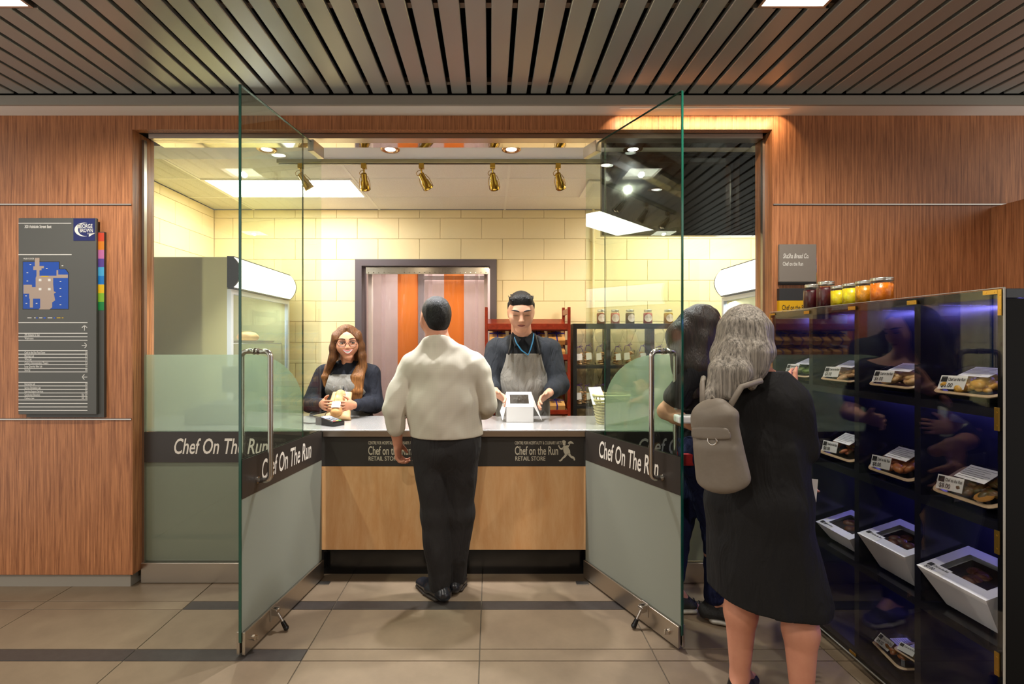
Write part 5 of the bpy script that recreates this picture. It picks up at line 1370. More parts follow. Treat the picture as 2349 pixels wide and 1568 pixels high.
def hand(S, wrist, fwd, palm, thumb, curl=.5, s=1.0, spread=.06, tcurl=.4, lens=1.0):
    """wrist, direction to the knuckles, palm normal (side the fingers curl to), direction of the thumb side"""
    w = np.array(wrist, float); f = N3(fwd); t = np.array(thumb, float); t = N3(t-f*np.dot(t, f)); p = np.cross(f, t); p = p if np.dot(p, np.array(palm)) > 0 else -p
    S.cap(w, w+f*.03*s, (.027*s, .020*s), (.034*s, .017*s), u=t, k=.012)
    S.cap(w+f*.028*s, w+f*.078*s, (.036*s, .0155*s), (.040*s, .013*s), u=t, k=.010)
    for i, (o, l) in enumerate(((.031, .072), (.0105, .080), (-.0105, .075), (-.031, .058))):
        b = w+f*(.082-.004*abs(i-1))*s+t*o*s; d = N3(f+t*(1.5-i)*spread); a = 0; l *= s*lens
        seg = [l*.46, l*.30, l*.24]; cu = curl if not isinstance(curl, (list, tuple)) else curl[i]
        for j, (L, r0, r1) in enumerate(zip(seg, (.0092, .0085, .0078), (.0085, .0078, .0064))):
            a += cu*(.9, 1.15, .8)[j]; dd = d*math.cos(a)+p*math.sin(a); e = b+dd*L
            S.cap(b, e, r0*s, r1*s, k=.003); b = e
    b = w+f*.022*s+t*.026*s+p*.006*s; d = N3(f*.62+t*.70+p*.25)
    S.cap(w+f*.012*s+t*.012*s, b+d*.02*s, .018*s, .0135*s, k=.012); b = b+d*.012*s
    e = b+d*.034*s; S.cap(b, e, .0125*s, .0105*s, k=.004)
    d2 = N3(d*math.cos(tcurl)+N3(f*.8+p*.5-t*.3)*math.sin(tcurl)); S.cap(e, e+d2*.028*s, .0105*s, .0078*s, k=.003)
def arm(S, sh, el, wr, r=(.052, .043, .041, .027), k=.02, cut=1.0):
    sh, el, wr = (np.array(v, float) for v in (sh, el, wr))
    S.cap(sh, el, r[0], r[1], k=k); m = el+(wr-el)*.35; S.cap(el, m, r[1], r[2], k=k)
    S.cap(m, el+(wr-el)*cut, r[2], r[2]+(r[3]-r[2])*min(1, (cut-.35)/.65), k=k)
def leg(S, hip, knee, ank, r=(.085, .056, .052, .036), k=.025):
    hip, knee, ank = (np.array(v, float) for v in (hip, knee, ank))
    S.cap(hip, knee, r[0], r[1], k=k); d = N3(ank-knee); m = knee+(ank-knee)*.30
    S.cap(knee, m, r[1]*.96, r[2], k=k); S.cap(m, ank, r[2], r[3], k=k)
def foot(S, ank, toe, r=.036, k=.015):
    a, t = np.array(ank, float), np.array(toe, float); f = t-a; f[2] = 0; f = N3(f); hl = a-f*.035; hl[2] = t[2]+.012
    S.cap(a, hl, r, .030, k=k); S.cap(hl, t, .030, .022, k=k); S.cap(a+f*.03, t-f*.04+np.array([0, 0, .015]), .032, .026, k=k)
def shoe(par, name, ank, toe, z, m_up, m_sole, h=.085, w=.047, soleh=.022, collar=True, laces=None):
    a, t = np.array(ank, float), np.array(toe, float); f = t-a; f[2] = 0; L = np.linalg.norm(f); f = N3(f); r = np.array([f[1], -f[0], 0])
    hl = np.array([a[0], a[1], 0])-f*.045; tt = np.array([t[0], t[1], 0])
    S = SDF(.0055); up = np.array([0, 0, 1.])
    S.cap(hl+up*(z+soleh+.02), hl+(tt-hl)*.45+up*(z+soleh+.018), (w*.80, .036), (w*.96, .030), u=r, k=.02)
    S.cap(hl+(tt-hl)*.45+up*(z+soleh+.016), tt-f*.035+up*(z+soleh+.010), (w*.96, .030), (w*.78, .022), u=r, k=.02)
    S.cap(hl+f*.025+up*(z+soleh+.03), hl+f*.035+up*(z+h), .040, .040, k=.02)
    S.cap(hl+f*.07+up*(z+h*.85), hl+(tt-hl)*.62+up*(z+soleh+.028), .036, .026, k=.02)
    o = S.build(name, m_up, par)
    S2 = SDF(.0055); S2.cap(hl+f*.03+up*(z+soleh*.5), hl+(tt-hl)*.5+up*(z+soleh*.5), (w*.92, soleh*.62), (w*1.04, soleh*.62), u=r, k=.01)
    S2.cap(hl+(tt-hl)*.5+up*(z+soleh*.5), tt-f*.03+up*(z+soleh*.55), (w*1.04, soleh*.62), (w*.80, soleh*.6), u=r, k=.01)
    S2.build('sole', m_sole, o, cuts=[lambda X, Y, Z: (z+.001)-Z+0*X+0*Y])
    if laces:
        m = MB()
        for i in range(4):
            c = hl+f*(.10+.028*i)+up*(z+h*.92-.012*i); m.tube([c-r*.022-up*.004, c+up*.004, c+r*.022-up*.004], .0028, 6)
        m.build('laces', laces, o)
    return o
def base(name, J):
    """move nothing: bodies are built in world space around a base point on the floor"""
    pass
def person(S, loc, m, label):
    e = bpy.data.objects.new('tmp_base', None); e.location = loc
    o = S.build('person', m, e); o.parent = None; o.location = loc; bpy.data.objects.remove(e)
    return tag(o, label, 'person')
def half(axis, val, sign):
    """keep the side where sign*(coord-val) < 0"""
    def f(X, Y, Z): return sign*((X, Y, Z)[axis]-val)+0*(X+Y+Z)
    return f
def plane(pt, nrm):
    n = N3(nrm); p = np.array(pt, float)
    return lambda X, Y, Z: (X-p[0])*n[0]+(Y-p[1])*n[1]+(Z-p[2])*n[2]
def strands(seed): return addf(folds(.0022, seed, 38, 5, (1, 1, .10)), folds(.0012, seed+1, 90, 5, (1, 1, .06)))
def addf(*fs): return lambda X, Y, Z: sum(f(X, Y, Z) for f in fs)

# ============ customer in the pale shirt, seen from behind
SK1 = skin_mat('skin_a', (186, 124, 98), (196, 136, 108))
loc = (-.25, 2.87, 0)
hd1 = Head((-.318, 2.905, 1.585), (-.42, .90, -.04), (0.02, .06, 1), .235)
nb = (-.292, 2.86, 1.40)
shL, shR = (-.462, 2.86, 1.272), (-.065, 2.86, 1.272)
elL, wrL = (-.535, 2.80, 1.075), (-.520, 2.835, .885)
elR, wrR = (-.015, 2.84, 1.09), (-.055, 3.06, 1.045)
hpL, hpR = (-.335, 2.87, .86), (-.165, 2.87, .86)
knL, anL = (-.315, 2.85, .48), (-.285, 2.865, .095)
knR, anR = (-.175, 2.90, .48), (-.205, 2.955, .10)
S = SDF(.006); hd1.prims(S); hd1.neck(S, nb, .062)
def torso1(S, i=0, belly=0):
    S.cap((-.265, 2.86, 1.26), (-.265, 2.855, 1.12), (.178+i, .115+i), (.178+i, .125+i), u=(1, 0, 0), k=.05)
    S.cap((-.265, 2.855, 1.12), (-.252, 2.865, .93), (.178+i, .125+i), (.180+i, .130+i), u=(1, 0, 0), k=.05)
    S.cap((-.43, 2.86, 1.295), (-.10, 2.86, 1.295), .058+i, .058+i, k=.05)
    for q in (-1, 1): S.cap((-.288+q*.045, 2.86, 1.418), (-.265+q*.155, 2.86, 1.325), .042+i, .046+i, k=.05)
torso1(S); S.cap((-.25, 2.87, .95), (-.25, 2.87, .86), (.165, .12), (.16, .12), u=(1, 0, 0), k=.05)
arm(S, shL, elL, wrL); arm(S, shR, elR, wrR)
hand(S, wrL, (.02, .10, -1), (.9, .1, 0), (.15, .95, .1), curl=.75, s=1.02, tcurl=.7)
hand(S, wrR, (-.25, 1, -.15), (-.4, .1, -.9), (-.9, -.1, .3), curl=.5, s=1.02)
leg(S, hpL, knL, anL, (.098, .066, .058, .042)); leg(S, hpR, knR, anR, (.098, .066, .058, .042))
foot(S, (anL[0], anL[1], .095), (-.355, 2.965, .045), .03); foot(S, anR, (-.185, 3.04, .045), .03)
man1 = person(S, loc, SK1, 'customer in pale checked shirt and dark trousers seen from behind at the counter')
# shirt with fine check
def check_mat():
    m = mat('check_shirt', rgb(196, 188, 172), .85, spec=.15); drape(m, (10, 10, 4.5), .55, .04, (0, .5, 0), 1, .3); nt = m.node_tree; b = nt.nodes['Principled BSDF']
    tc = nt.nodes.new('ShaderNodeTexCoord'); w = []
    for d in ('X', 'Z'):
        x = nt.nodes.new('ShaderNodeTexWave'); x.wave_type = 'BANDS'; x.bands_direction = d; x.inputs['Scale'].default_value = 55; x.inputs['Distortion'].default_value = .6; x.inputs['Detail'].default_value = 1
        nt.links.new(tc.outputs['Object'], x.inputs['Vector']); w.append(x)
    mx = nt.nodes.new('ShaderNodeMath'); mx.operation = 'MAXIMUM'
    for i in (0, 1):
        p = nt.nodes.new('ShaderNodeMath'); p.operation = 'POWER'; p.inputs[1].default_value = 5; nt.links.new(w[i].outputs['Fac'], p.inputs[0]); nt.links.new(p.outputs[0], mx.inputs[i])
    c = nt.nodes.new('ShaderNodeMixRGB'); c.inputs[1].default_value = rgb(204, 196, 180); c.inputs[2].default_value = rgb(188, 180, 165)
    nt.links.new(mx.outputs[0], c.inputs[0]); nt.links.new(c.outputs[0], b.inputs['Base Color']); return m
SHIRT = check_mat()
S = SDF(.006); torso1(S, .020)
S.cap((-.265, 2.845, 1.08), (-.255, 2.855, .96), (.205, .155), (.200, .152), u=(1, 0, 0), k=.05)
S.cap(shL, elL, .074, .062, k=.012); S.cap(elL, (-.528, 2.815, .985), .062, .056, k=.010); S.cap((-.530, 2.812, 1.02), (-.527, 2.818, .975), .062, .060, k=.006)
S.cap(shR, elR, .074, .062, k=.012); S.cap(elR, (-.04, 2.97, 1.065), .062, .056, k=.010); S.cap((-.038, 2.95, 1.068), (-.045, 2.985, 1.06), .062, .062, k=.008)
S.cap((-.295, 2.86, 1.385), (-.300, 2.868, 1.47), .084, .080, k=.025)
S.cap((-.299, 2.868, 1.435), (-.300, 2.870, 1.445), .089, .089, k=.006)
hem = .925
S.build('shirt', SHIRT, man1, fold=addf(folds(.0085, 5, 15), folds(.0035, 9, 38)), cuts=[half(2, hem, -1), plane((-.303, 2.875, 1.452), (-.10, .45, 1))])
TROU = cloth_mat('trousers_charcoal', (42, 40, 41), (48, 46, 46), bump=.35)
S = SDF(.006)
S.cap((-.252, 2.865, .955), (-.25, 2.865, .87), (.195, .145), (.195, .150), u=(1, 0, 0), k=.04)
for hp, kn, an, e in ((hpL, knL, anL, -1), (hpR, knR, anR, 1)):
    hp2 = (hp[0]+.0, hp[1]-.01, hp[2]+.02); S.cap(hp2, kn, (.105, .122), (.082, .086), u=(1, 0, 0), k=.035)
    S.cap(kn, (an[0], an[1], an[2]+.01), (.082, .086), (.064, .075), u=(1, 0, 0), k=.03); S.cap((an[0], an[1], an[2]+.04), (an[0], an[1]+.01, an[2]-.02), (.066, .076), (.067, .080), u=(1, 0, 0), k=.015)
S.build('trousers', TROU, man1, fold=addf(folds(.004, 21, 14, stretch=(1, 1, .7)), folds(.002, 22, 34)), cuts=[half(2, .985, 1)])
LEATH = mat('shoe_leather', rgb(26, 27, 32), .25, spec=.6, bump=(40, .2, .005)); SOLEB = mat('shoe_sole', rgb(46, 36, 28), .7)
shoe(man1, 'shoe', (anL[0], anL[1]-.01, 0), (-.43, 3.03, 0), 0, LEATH, SOLEB, h=.12, w=.054)
shoe(man1, 'shoe', (anR[0], anR[1], 0), (-.175, 3.115, 0), 0, LEATH, SOLEB, h=.12, w=.054)
BLK = hair_mat('hair_black', (8, 7, 7), (20, 18, 17), (130, 130, 40))
S = SDF(.005); h = hd1
S.ell(h.p(0, -.085, .16), (.345*h.h, .415*h.h, .375*h.h), axis=h.u, u=h.r)
S.ell(h.p(0, -.24, -.05), (.285*h.h, .24*h.h, .30*h.h), axis=h.u, u=h.r, k=.03)
S.cap(h.p(0, -.30, -.15), h.p(0, -.30, -.27), (.22*h.h, .13*h.h), (.15*h.h, .09*h.h), u=h.r, k=.02)
S.build('hair', BLK, man1, fold=folds(.0018, 31, 90), cuts=[plane(h.p(0, .18, .10), h.f*.9-h.u*.55)])

# ============ server with long hair and glasses
SK2 = skin_mat('skin_b', (190, 130, 98), (200, 140, 108))
Yb = 3.86; cx = ax(797, 3.80)
loc = (cx, Yb, 0)
hc = at(796, 786, 3.74)
hd2 = Head((hc.x, 3.74, hc.z), (.30, -.95, -.05), (-.05, 0, 1), .25, 1.02)
nb = (cx-.005, 3.81, 1.285)
sL, sR = (cx+.175, 3.83, 1.215), (cx-.185, 3.83, 1.215)      # her left is at the right of the picture
eL, wL = (ax(858, 3.80), 3.82, .985), (ax(812, 3.56), 3.56, 1.005)
eR, wR = (ax(713, 3.80), 3.80, .985), (ax(738, 3.56), 3.57, 1.010)
def torso2(S, i=0):
    S.cap((cx, 3.835, 1.20), (cx, 3.84, 1.00), (.150+i, .100+i), (.130+i, .095+i), u=(1, 0, 0), k=.05)
    S.cap((cx, 3.84, 1.00), (cx, 3.85, .82), (.130+i, .095+i), (.165+i, .115+i), u=(1, 0, 0), k=.05)
    S.cap((cx-.15, 3.83, 1.222), (cx+.145, 3.83, 1.222), .050+i, k=.045)
    for q in (-1, 1): S.ell((cx+q*.068, 3.755, 1.12), (.062+i, .055+i, .062+i), k=.04)
S = SDF(.005); hd2.prims(S, nose=.85, jaw=.92); hd2.neck(S, nb, .048); torso2(S)
arm(S, sR, eR, wR, (.043, .037, .035, .023)); arm(S, sL, eL, wL, (.043, .037, .035, .023))
hand(S, wR, (.42, -.72, .02), (.9, .3, .1), (.1, -.1, 1), curl=.42, s=.92)
hand(S, wL, (-.50, -.66, .02), (-.9, .2, .1), (-.1, -.1, 1), curl=.42, s=.92)
for q in (-1, 1): leg(S, (cx+q*.085, 3.86, .80), (cx+q*.085, 3.85, .45), (cx+q*.085, 3.88, .09), (.085, .055, .05, .034)); foot(S, (cx+q*.085, 3.88, .09), (cx+q*.095, 3.72, .025))
srv1 = person(S, loc, SK2, 'smiling server with long brown hair and glasses holding bread behind the counter')
hd2.eyes(srv1, open_=.85, brow=(62, 40, 26), look=(-.004, -.002), browz=.125); hd2.mouth(srv1, smile=.9, col=(186, 96, 88))
DARKS = cloth_mat('server_shirt', (30, 32, 40), (37, 39, 47), bump=.45)
S = SDF(.0055); torso2(S, .016)
for sh_, el_, wr_ in ((sR, eR, wR), (sL, eL, wL)):
    S.cap(sh_, el_, .066, .062, k=.03); w2 = np.array(el_)+(np.array(wr_)-np.array(el_))*.80; S.cap(el_, w2, .062, .043, k=.03); S.cap(w2, w2+(np.array(wr_)-np.array(el_))*.05, .047, .047, k=.006)
S.cap((cx, 3.815, 1.25), (cx-.003, 3.80, 1.31), (.064, .060), (.060, .056), u=(1, 0, 0), k=.02)
S.build('shirt', DARKS, srv1, fold=addf(folds(.004, 41, 18), folds(.002, 42, 44)), cuts=[half(2, .80, -1), plane((cx, 3.80, 1.308), (0, .35, 1))])
S = SDF(.006)
S.cap((cx, 3.85, .86), (cx, 3.86, .80), (.185, .135), (.185, .135), u=(1, 0, 0), k=.04)
for q in (-1, 1): S.cap((cx+q*.088, 3.86, .80), (cx+q*.085, 3.85, .45), .105, .075, k=.03); S.cap((cx+q*.085, 3.85, .45), (cx+q*.085, 3.88, .06), .075, .062, k=.03)
S.build('trousers', TROU, srv1, fold=folds(.003, 43, 16))
for q in (-1, 1): shoe(srv1, 'shoe', (cx+q*.085, 3.88, 0), (cx+q*.095, 3.70, 0), 0, LEATH, SOLEB)
def apron_mat():
    m = mat('apron_grey', rgb(112, 109, 103), .9, spec=.1, vary=(420, rgb(140, 136, 128))); return drape(m, (13, 13, 6), .7, .03)
APR = apron_mat()
def apron(par, tors, i, z_top, z_bot, x0, cxw, y_face, half_top, half_bot, seed):
    S = SDF(.0055); tors(S, i)
    def side(X, Y, Z):
        t = np.clip((z_top-Z)/.22, 0, 1); w = half_top+(half_bot-half_top)*t**1.5; return np.abs(X-x0)-w+0*Y
    S.build('apron', APR, par, fold=addf(folds(.004, seed, 14), folds(.002, seed+1, 36)), cuts=[half(2, z_top, 1), half(2, z_bot, -1), side, half(1, y_face, 1)])
apron(srv1, torso2, .026, 1.212, .45, cx, 0, 3.85, .115, .190, 45)
STRAP = mat('strap_black', rgb(16, 15, 16), .7)
for q in (-1, 1):
    MB().tube([(cx+q*.10, 3.715, 1.205), (cx+q*.085, 3.755, 1.235), (cx+q*.07, 3.79, 1.285), (cx+q*.055, 3.84, 1.30)], .008, 6).build('apron_strap', STRAP, srv1)
BRN = hair_mat('hair_brown', (92, 56, 28), (168, 112, 58), (85, 85, 1.0)); h = hd2
def ombre(m, z0, z1, tip):
    nt = m.node_tree; b = nt.nodes['Principled BSDF']; src = b.inputs['Base Color'].links[0].from_socket
    tc = nt.nodes.new('ShaderNodeTexCoord'); sp = nt.nodes.new('ShaderNodeSeparateXYZ'); nt.links.new(tc.outputs['Object'], sp.inputs[0])
    mr = nt.nodes.new('ShaderNodeMapRange'); mr.inputs[1].default_value = z0; mr.inputs[2].default_value = z1; nt.links.new(sp.outputs[2], mr.inputs[0])
    mx = nt.nodes.new('ShaderNodeMixRGB'); mx.blend_type = 'MULTIPLY'; mx.inputs[2].default_value = tip
    nt.links.new(mr.outputs[0], mx.inputs[0]); nt.links.new(src, mx.inputs[1]); nt.links.new(mx.outputs[0], b.inputs['Base Color'])
ombre(BRN, 1.12, 1.36, (.38, .36, .38, 1))
S = SDF(.005)
S.ell(h.p(0, -.085, .16), (.36*h.h, .42*h.h, .385*h.h), axis=h.u, u=h.r)
S.cap(h.p(-.02, .18, .44), h.p(-.26, .22, .12), (.05*h.h, .10*h.h), (.07*h.h, .10*h.h), u=h.r, k=.02)
S.cap(h.p(.02, .18, .44), h.p(.27, .20, .12), (.05*h.h, .10*h.h), (.07*h.h, .10*h.h), u=h.r, k=.02)
z0 = hc.z
def sheet(pts, rad, u, k=.025):
    for i in range(len(pts)-1): S.cap(pts[i], pts[i+1], rad[i], rad[i+1], u, k)
lk = lambda pts, r: S.chain(pts, r, k=.02)
for q in (-1, 1):
    sheet([h.p(-q*.30, .06, .22), h.p(-q*.37, .0, -.12), h.p(-q*.40, .02, -.40), (cx+q*.128, 3.775, 1.25)], [(.05, .030), (.055, .026), (.055, .026), (.050, .026)], (0, 1, 0) if q else None)
sheet([(cx+.115, 3.765, 1.27), (cx+.098, 3.715, 1.19), (cx+.095, 3.70, 1.09), (cx+.10, 3.705, .985)], [(.040, .034), (.050, .030), (.046, .024), (.028, .012)], (1, 0, 0), .012)
sheet([(cx-.130, 3.775, 1.26), (cx-.148, 3.745, 1.19), (cx-.15, 3.735, 1.12)], [(.036, .030), (.034, .024), (.012, .010)], (1, 0, 0), .012)
lk([h.p(0, -.35, 0), (cx, 3.90, 1.28), (cx, 3.94, 1.10)], [.075, .085, .07])
S.cap(h.p(-.12, -.32, -.1), (cx-.06, 3.90, 1.25), .06, .06); S.cap(h.p(.12, -.32, -.1), (cx+.06, 3.90, 1.25), .06, .06)
def facecut(hh, x=.27, zt=.36):
    c = hh.p(0, .34, -.06)
    def f(X, Y, Z):
        dx, dy, dz = X-c[0], Y-c[1], Z-c[2]
        a = (dx*hh.r[0]+dy*hh.r[1]+dz*hh.r[2])/(x*hh.h); b = (dx*hh.f[0]+dy*hh.f[1]+dz*hh.f[2])/(.34*hh.h); e = (dx*hh.u[0]+dy*hh.u[1]+dz*hh.u[2])/(zt*hh.h)
        return (1-np.sqrt(a*a+b*b+e*e))*.25*hh.h
    return f
S.build('hair', BRN, srv1, fold=strands(91), cuts=[facecut(h, .285, .355)])
gl = MB(); 
for q in (-1, 1):
    ring_ = [h.p(q*.150+.112*math.cos(t), .405-.05*abs(math.cos(t)) if q*math.cos(t) > 0 else .405, .0+.082*math.sin(t)) for t in [2*math.pi*i/20 for i in range(20)]]
    gl.tube(ring_, .0017, 6, closed=True)
    gl.tube([h.p(q*.258, .36, .02), h.p(q*.315, .25, .03), h.p(q*.335, 0, .02)], .0016, 6)
gl.tube([h.p(-.045, .412, .01), h.p(0, .425, .025), h.p(.045, .412, .01)], .0016, 6)
g_ = gl.build('eyeglasses', mat('glasses_frame', rgb(44, 34, 34), .3), srv1)
m = MB()
for q in (-1, 1): m.add([h.p(q*.150+.105*math.cos(t), .404-(.05*abs(math.cos(t)) if q*math.cos(t) > 0 else 0), .075*math.sin(t)) for t in [2*math.pi*i/20 for i in range(20)]], [list(range(20))])
m.build('lenses', glass_mat('lens_glass', (.97, .97, .98, 1), 1.4), g_)

# ============ server looking down, folding the box
SK3 = skin_mat('skin_c', (204, 150, 122), (212, 160, 132))
X3 = ax(1200, 3.80); loc = (X3, 3.90, 0)
hc = at(1195, 716, 3.64)
hd3 = Head((hc.x, 3.64, hc.z), (-.02, -.90, -.30), (0, -.30, 1), .284, .97)
nb = (X3-.01, 3.80, 1.475)
sL, sR = (X3+.205, 3.82, 1.395), (X3-.205, 3.82, 1.395)
eL, wL = (ax(1284, 3.72), 3.76, 1.135), (ax(1256, 3.56), 3.55, 1.085)
eR, wR = (ax(1124, 3.72), 3.76, 1.135), (ax(1137, 3.56), 3.55, 1.095)
def torso3(S, i=0):
    S.cap((X3, 3.83, 1.37), (X3, 3.83, 1.12), (.185+i, .115+i), (.165+i, .120+i), u=(1, 0, 0), k=.05)
    S.cap((X3, 3.83, 1.12), (X3, 3.85, .90), (.165+i, .120+i), (.180+i, .130+i), u=(1, 0, 0), k=.05)
    S.cap((X3-.17, 3.82, 1.40), (X3+.17, 3.82, 1.40), .058+i, k=.05)
    S.cap((X3-.07, 3.82, 1.44), (X3+.07, 3.82, 1.44), .045+i, k=.05)
S = SDF(.005); hd3.prims(S, nose=.95, jaw=1.05); hd3.neck(S, nb, .070); torso3(S)
arm(S, sR, eR, wR); arm(S, sL, eL, wL)
hand(S, wR, (.46, -.42, -.30), (.3, .2, -.95), (.35, -.85, .3), curl=.42, s=1.08)
hand(S, wL, (-.46, -.42, -.30), (-.3, .2, -.95), (-.35, -.85, .3), curl=.42, s=1.08)
for q in (-1, 1): leg(S, (X3+q*.095, 3.88, .88), (X3+q*.095, 3.87, .48), (X3+q*.095, 3.90, .09), (.095, .062, .056, .038)); foot(S, (X3+q*.095, 3.90, .09), (X3+q*.11, 3.73, .025))
srv2 = person(S, loc, SK3, 'server with short black hair looking down at a white box behind the counter')
hd3.eyes(srv2, open_=.05, brow=(18, 14, 12), browz=.12, thick=1.35); hd3.mouth(srv2, 0, (176, 104, 92))
DARK3 = cloth_mat('server_shirt_dark', (36, 39, 44), (44, 47, 52), bump=.45)
S = SDF(.0055); torso3(S, .018)
for sh_, el_, wr_ in ((sR, eR, wR), (sL, eL, wL)):
    S.cap(sh_, el_, .082, .074, k=.035); w2 = np.array(el_)+(np.array(wr_)-np.array(el_))*.55; S.cap(el_, w2, .074, .058, k=.03); S.cap(w2, w2+(np.array(wr_)-np.array(el_))*.06, .060, .058, k=.006)
S.cap((X3-.005, 3.81, 1.44), (X3-.012, 3.76, 1.53), (.092, .085), (.088, .082), u=(1, 0, 0), k=.02)
S.build('shirt', DARK3, srv2, fold=addf(folds(.005, 51, 17), folds(.0025, 52, 40)), cuts=[half(2, .86, -1), plane((X3-.01, 3.77, 1.520), (0, -.42, 1))])
# collar points
for q in (-1, 1):
    MB().add([(X3-.01+q*.012, 3.680, 1.470), (X3-.01+q*.075, 3.715, 1.525), (X3-.01+q*.085, 3.71, 1.49), (X3-.01+q*.058, 3.675, 1.415), (X3-.01+q*.012, 3.690, 1.472), (X3-.01+q*.075, 3.735, 1.507), (X3-.01+q*.080, 3.73, 1.477), (X3-.01+q*.055, 3.702, 1.405)], [(0, 1, 2, 3), (7, 6, 5, 4), (0, 4, 5, 1), (1, 5, 6, 2), (2, 6, 7, 3), (3, 7, 4, 0)]).build('collar_point', DARK3, srv2)
S = SDF(.006)
S.cap((X3, 3.86, .92), (X3, 3.87, .87), (.195, .145), (.195, .145), u=(1, 0, 0), k=.04)
for q in (-1, 1): S.cap((X3+q*.098, 3.88, .88), (X3+q*.095, 3.87, .48), .11, .08, k=.03); S.cap((X3+q*.095, 3.87, .48), (X3+q*.095, 3.90, .06), .08, .066, k=.03)
S.build('trousers', TROU, srv2, fold=folds(.003, 53, 16))
for q in (-1, 1): shoe(srv2, 'shoe', (X3+q*.095, 3.90, 0), (X3+q*.11, 3.71, 0), 0, LEATH, SOLEB)
apron(srv2, torso3, .030, 1.365, .45, X3, 0, 3.83, .128, .205, 55)
for q in (-1, 1):
    MB().tube([(X3+q*.115, 3.675, 1.36), (X3+q*.10, 3.69, 1.41), (X3+q*.092, 3.72, 1.46), (X3+q*.086, 3.77, 1.505), (X3+q*.06, 3.84, 1.52)], .010, 6).build('apron_strap', STRAP, srv2)
MB().tube([(X3-.075, 3.715, 1.505), (X3-.055, 3.682, 1.44), (X3-.02, 3.672, 1.39), (X3+.028, 3.664, 1.355), (X3+.046, 3.668, 1.40), (X3+.064, 3.690, 1.46), (X3+.072, 3.72, 1.51)], .0055, 6).build('lanyard', mat('lanyard_blue', rgb(56, 140, 196), .5), srv2)
h = hd3; S = SDF(.005)
S.ell(h.p(0, -.07, .19), (.345*h.h*.94, .41*h.h, .345*h.h), axis=h.u, u=h.r)
S.ell(h.p(0, .16, .36), (.27*h.h, .16*h.h, .16*h.h), axis=h.u, u=h.r, k=.02)
for q in (-1, 1): S.cap(h.p(q*.30, .03, .22), h.p(q*.315, -.04, .02), .045*h.h, .03*h.h, k=.02)
S.ell(h.p(0, -.24, -.02), (.29*h.h, .24*h.h, .28*h.h), axis=h.u, u=h.r, k=.03)
r_ = random.Random(4)
for i in range(46):
    a = r_.uniform(-1, 1); b_ = r_.uniform(-.8, .9); p0 = h.p(a*.27, b_*.28, .40-.10*abs(a)-.06*abs(b_)); d_ = h.u+h.r*a*.5+h.f*(.45*b_+.1)
    S.cap(p0, p0+N3(d_)*.042, .009, .003, k=.006)
S.build('hair', BLK, srv2, cuts=[lambda X, Y, Z: facecut(h, .29, .335)(X, Y, Z)])

# ============ shopper with long grey hair, dark coat and bare legs
SK4 = skin_mat('skin_d', (196, 132, 106), (208, 146, 118))
X4 = 1.075; Y4 = 2.03; loc = (X4, Y4, 0); fw4 = N3((.72, .69, 0)); rt4 = np.array([fw4[1], -fw4[0], 0])
def L4(r, f, z): return tuple(np.array([X4, Y4, 0])+rt4*r+fw4*f+np.array([0, 0, z]))
hd4 = Head((ax(1712, 2.05), 2.05, 1.475), (.72, .68, -.10), (-.05, .02, 1), .235)
nb = L4(0, 0, 1.30)
sL, sR = L4(-.140, 0, 1.175), L4(.122, 0, 1.165)
eR, wR = (ax(1832, 1.95), 1.95, 1.045), (ax(1822, 2.22), 2.22, 1.245)
eL, wL = L4(-.20, .16, 1.02), L4(.02, .30, .97)
kL, kR = (ax(1700, 2.06), 2.06, .46), (ax(1835, 1.94), 1.94, .46)
aL, aR = (ax(1697, 2.06), 2.06, .095), (ax(1832, 1.92), 1.90, .095)
def torso4(S, i=0):
    S.cap(L4(0, 0, 1.20), L4(0, 0, 1.02), (.145+i, .100+i), (.132+i, .10+i), u=rt4, k=.05)
    S.cap(L4(0, 0, 1.02), L4(0, 0, .84), (.132+i, .10+i), (.170+i, .13+i), u=rt4, k=.05)
    S.cap(L4(-.10, 0, 1.20), L4(.09, 0, 1.20), .050+i, k=.045)
    for q in (-1, 1): S.cap(L4(q*.04, 0, 1.30), L4(q*.11, 0, 1.21), .036+i, .044+i, k=.04)
S = SDF(.006); hd4.prims(S); hd4.neck(S, nb, .05); torso4(S)
arm(S, sR, eR, wR, (.046, .04, .037, .025)); arm(S, sL, eL, wL, (.046, .04, .037, .025))
hand(S, wR, (.25, .8, .35), (.9, .1, .2), (-.2, -.2, 1), curl=.25, s=.92)
wL2 = (ax(1838, 2.12), 2.12, .93); 
arm(S, eL, L4(.02, .24, 1.0), wL2, (.036, .034, .032, .024)); hand(S, wL2, (.30, .15, -.9), (.6, -.5, 0), (.1, .8, .2), curl=.4, s=.92)
leg(S, L4(-.085, 0, .84), kL, aL, (.09, .060, .060, .036)); leg(S, L4(.085, 0, .84), kR, aR, (.09, .060, .060, .036))
tL = (np.array(aL)+fw4*.13); tR = (np.array(aR)+fw4*.13)
foot(S, aL, (tL[0], tL[1], .028)); foot(S, aR, (tR[0], tR[1], .028))
wom = person(S, loc, SK4, 'shopper with long grey hair and dark knee-length coat, seen from behind')
COAT = cloth_mat('coat_black', (27, 26, 27), (33, 32, 32), bump=.28)
S = SDF(.006); torso4(S, .02)
S.cap(L4(0, -.02, 1.02), L4(0, -.02, .80), (.160, .120), (.188, .145), u=rt4, k=.05)
S.cap(L4(0, -.02, .80), L4(.03, .0, .45), (.188, .145), (.215, .180), u=rt4, k=.04)
S.cap(sR, eR, .070, .058, k=.016); S.cap(eR, np.array(eR)+(np.array(wR)-np.array(eR))*.86, .058, .042, k=.014)
S.cap(sL, eL, .070, .058, k=.016); S.cap(eL, L4(-.06, .26, .985), .058, .05, k=.014)
S.cap(L4(0, -.01, 1.27), L4(0, 0, 1.335), .07, .066, k=.02)
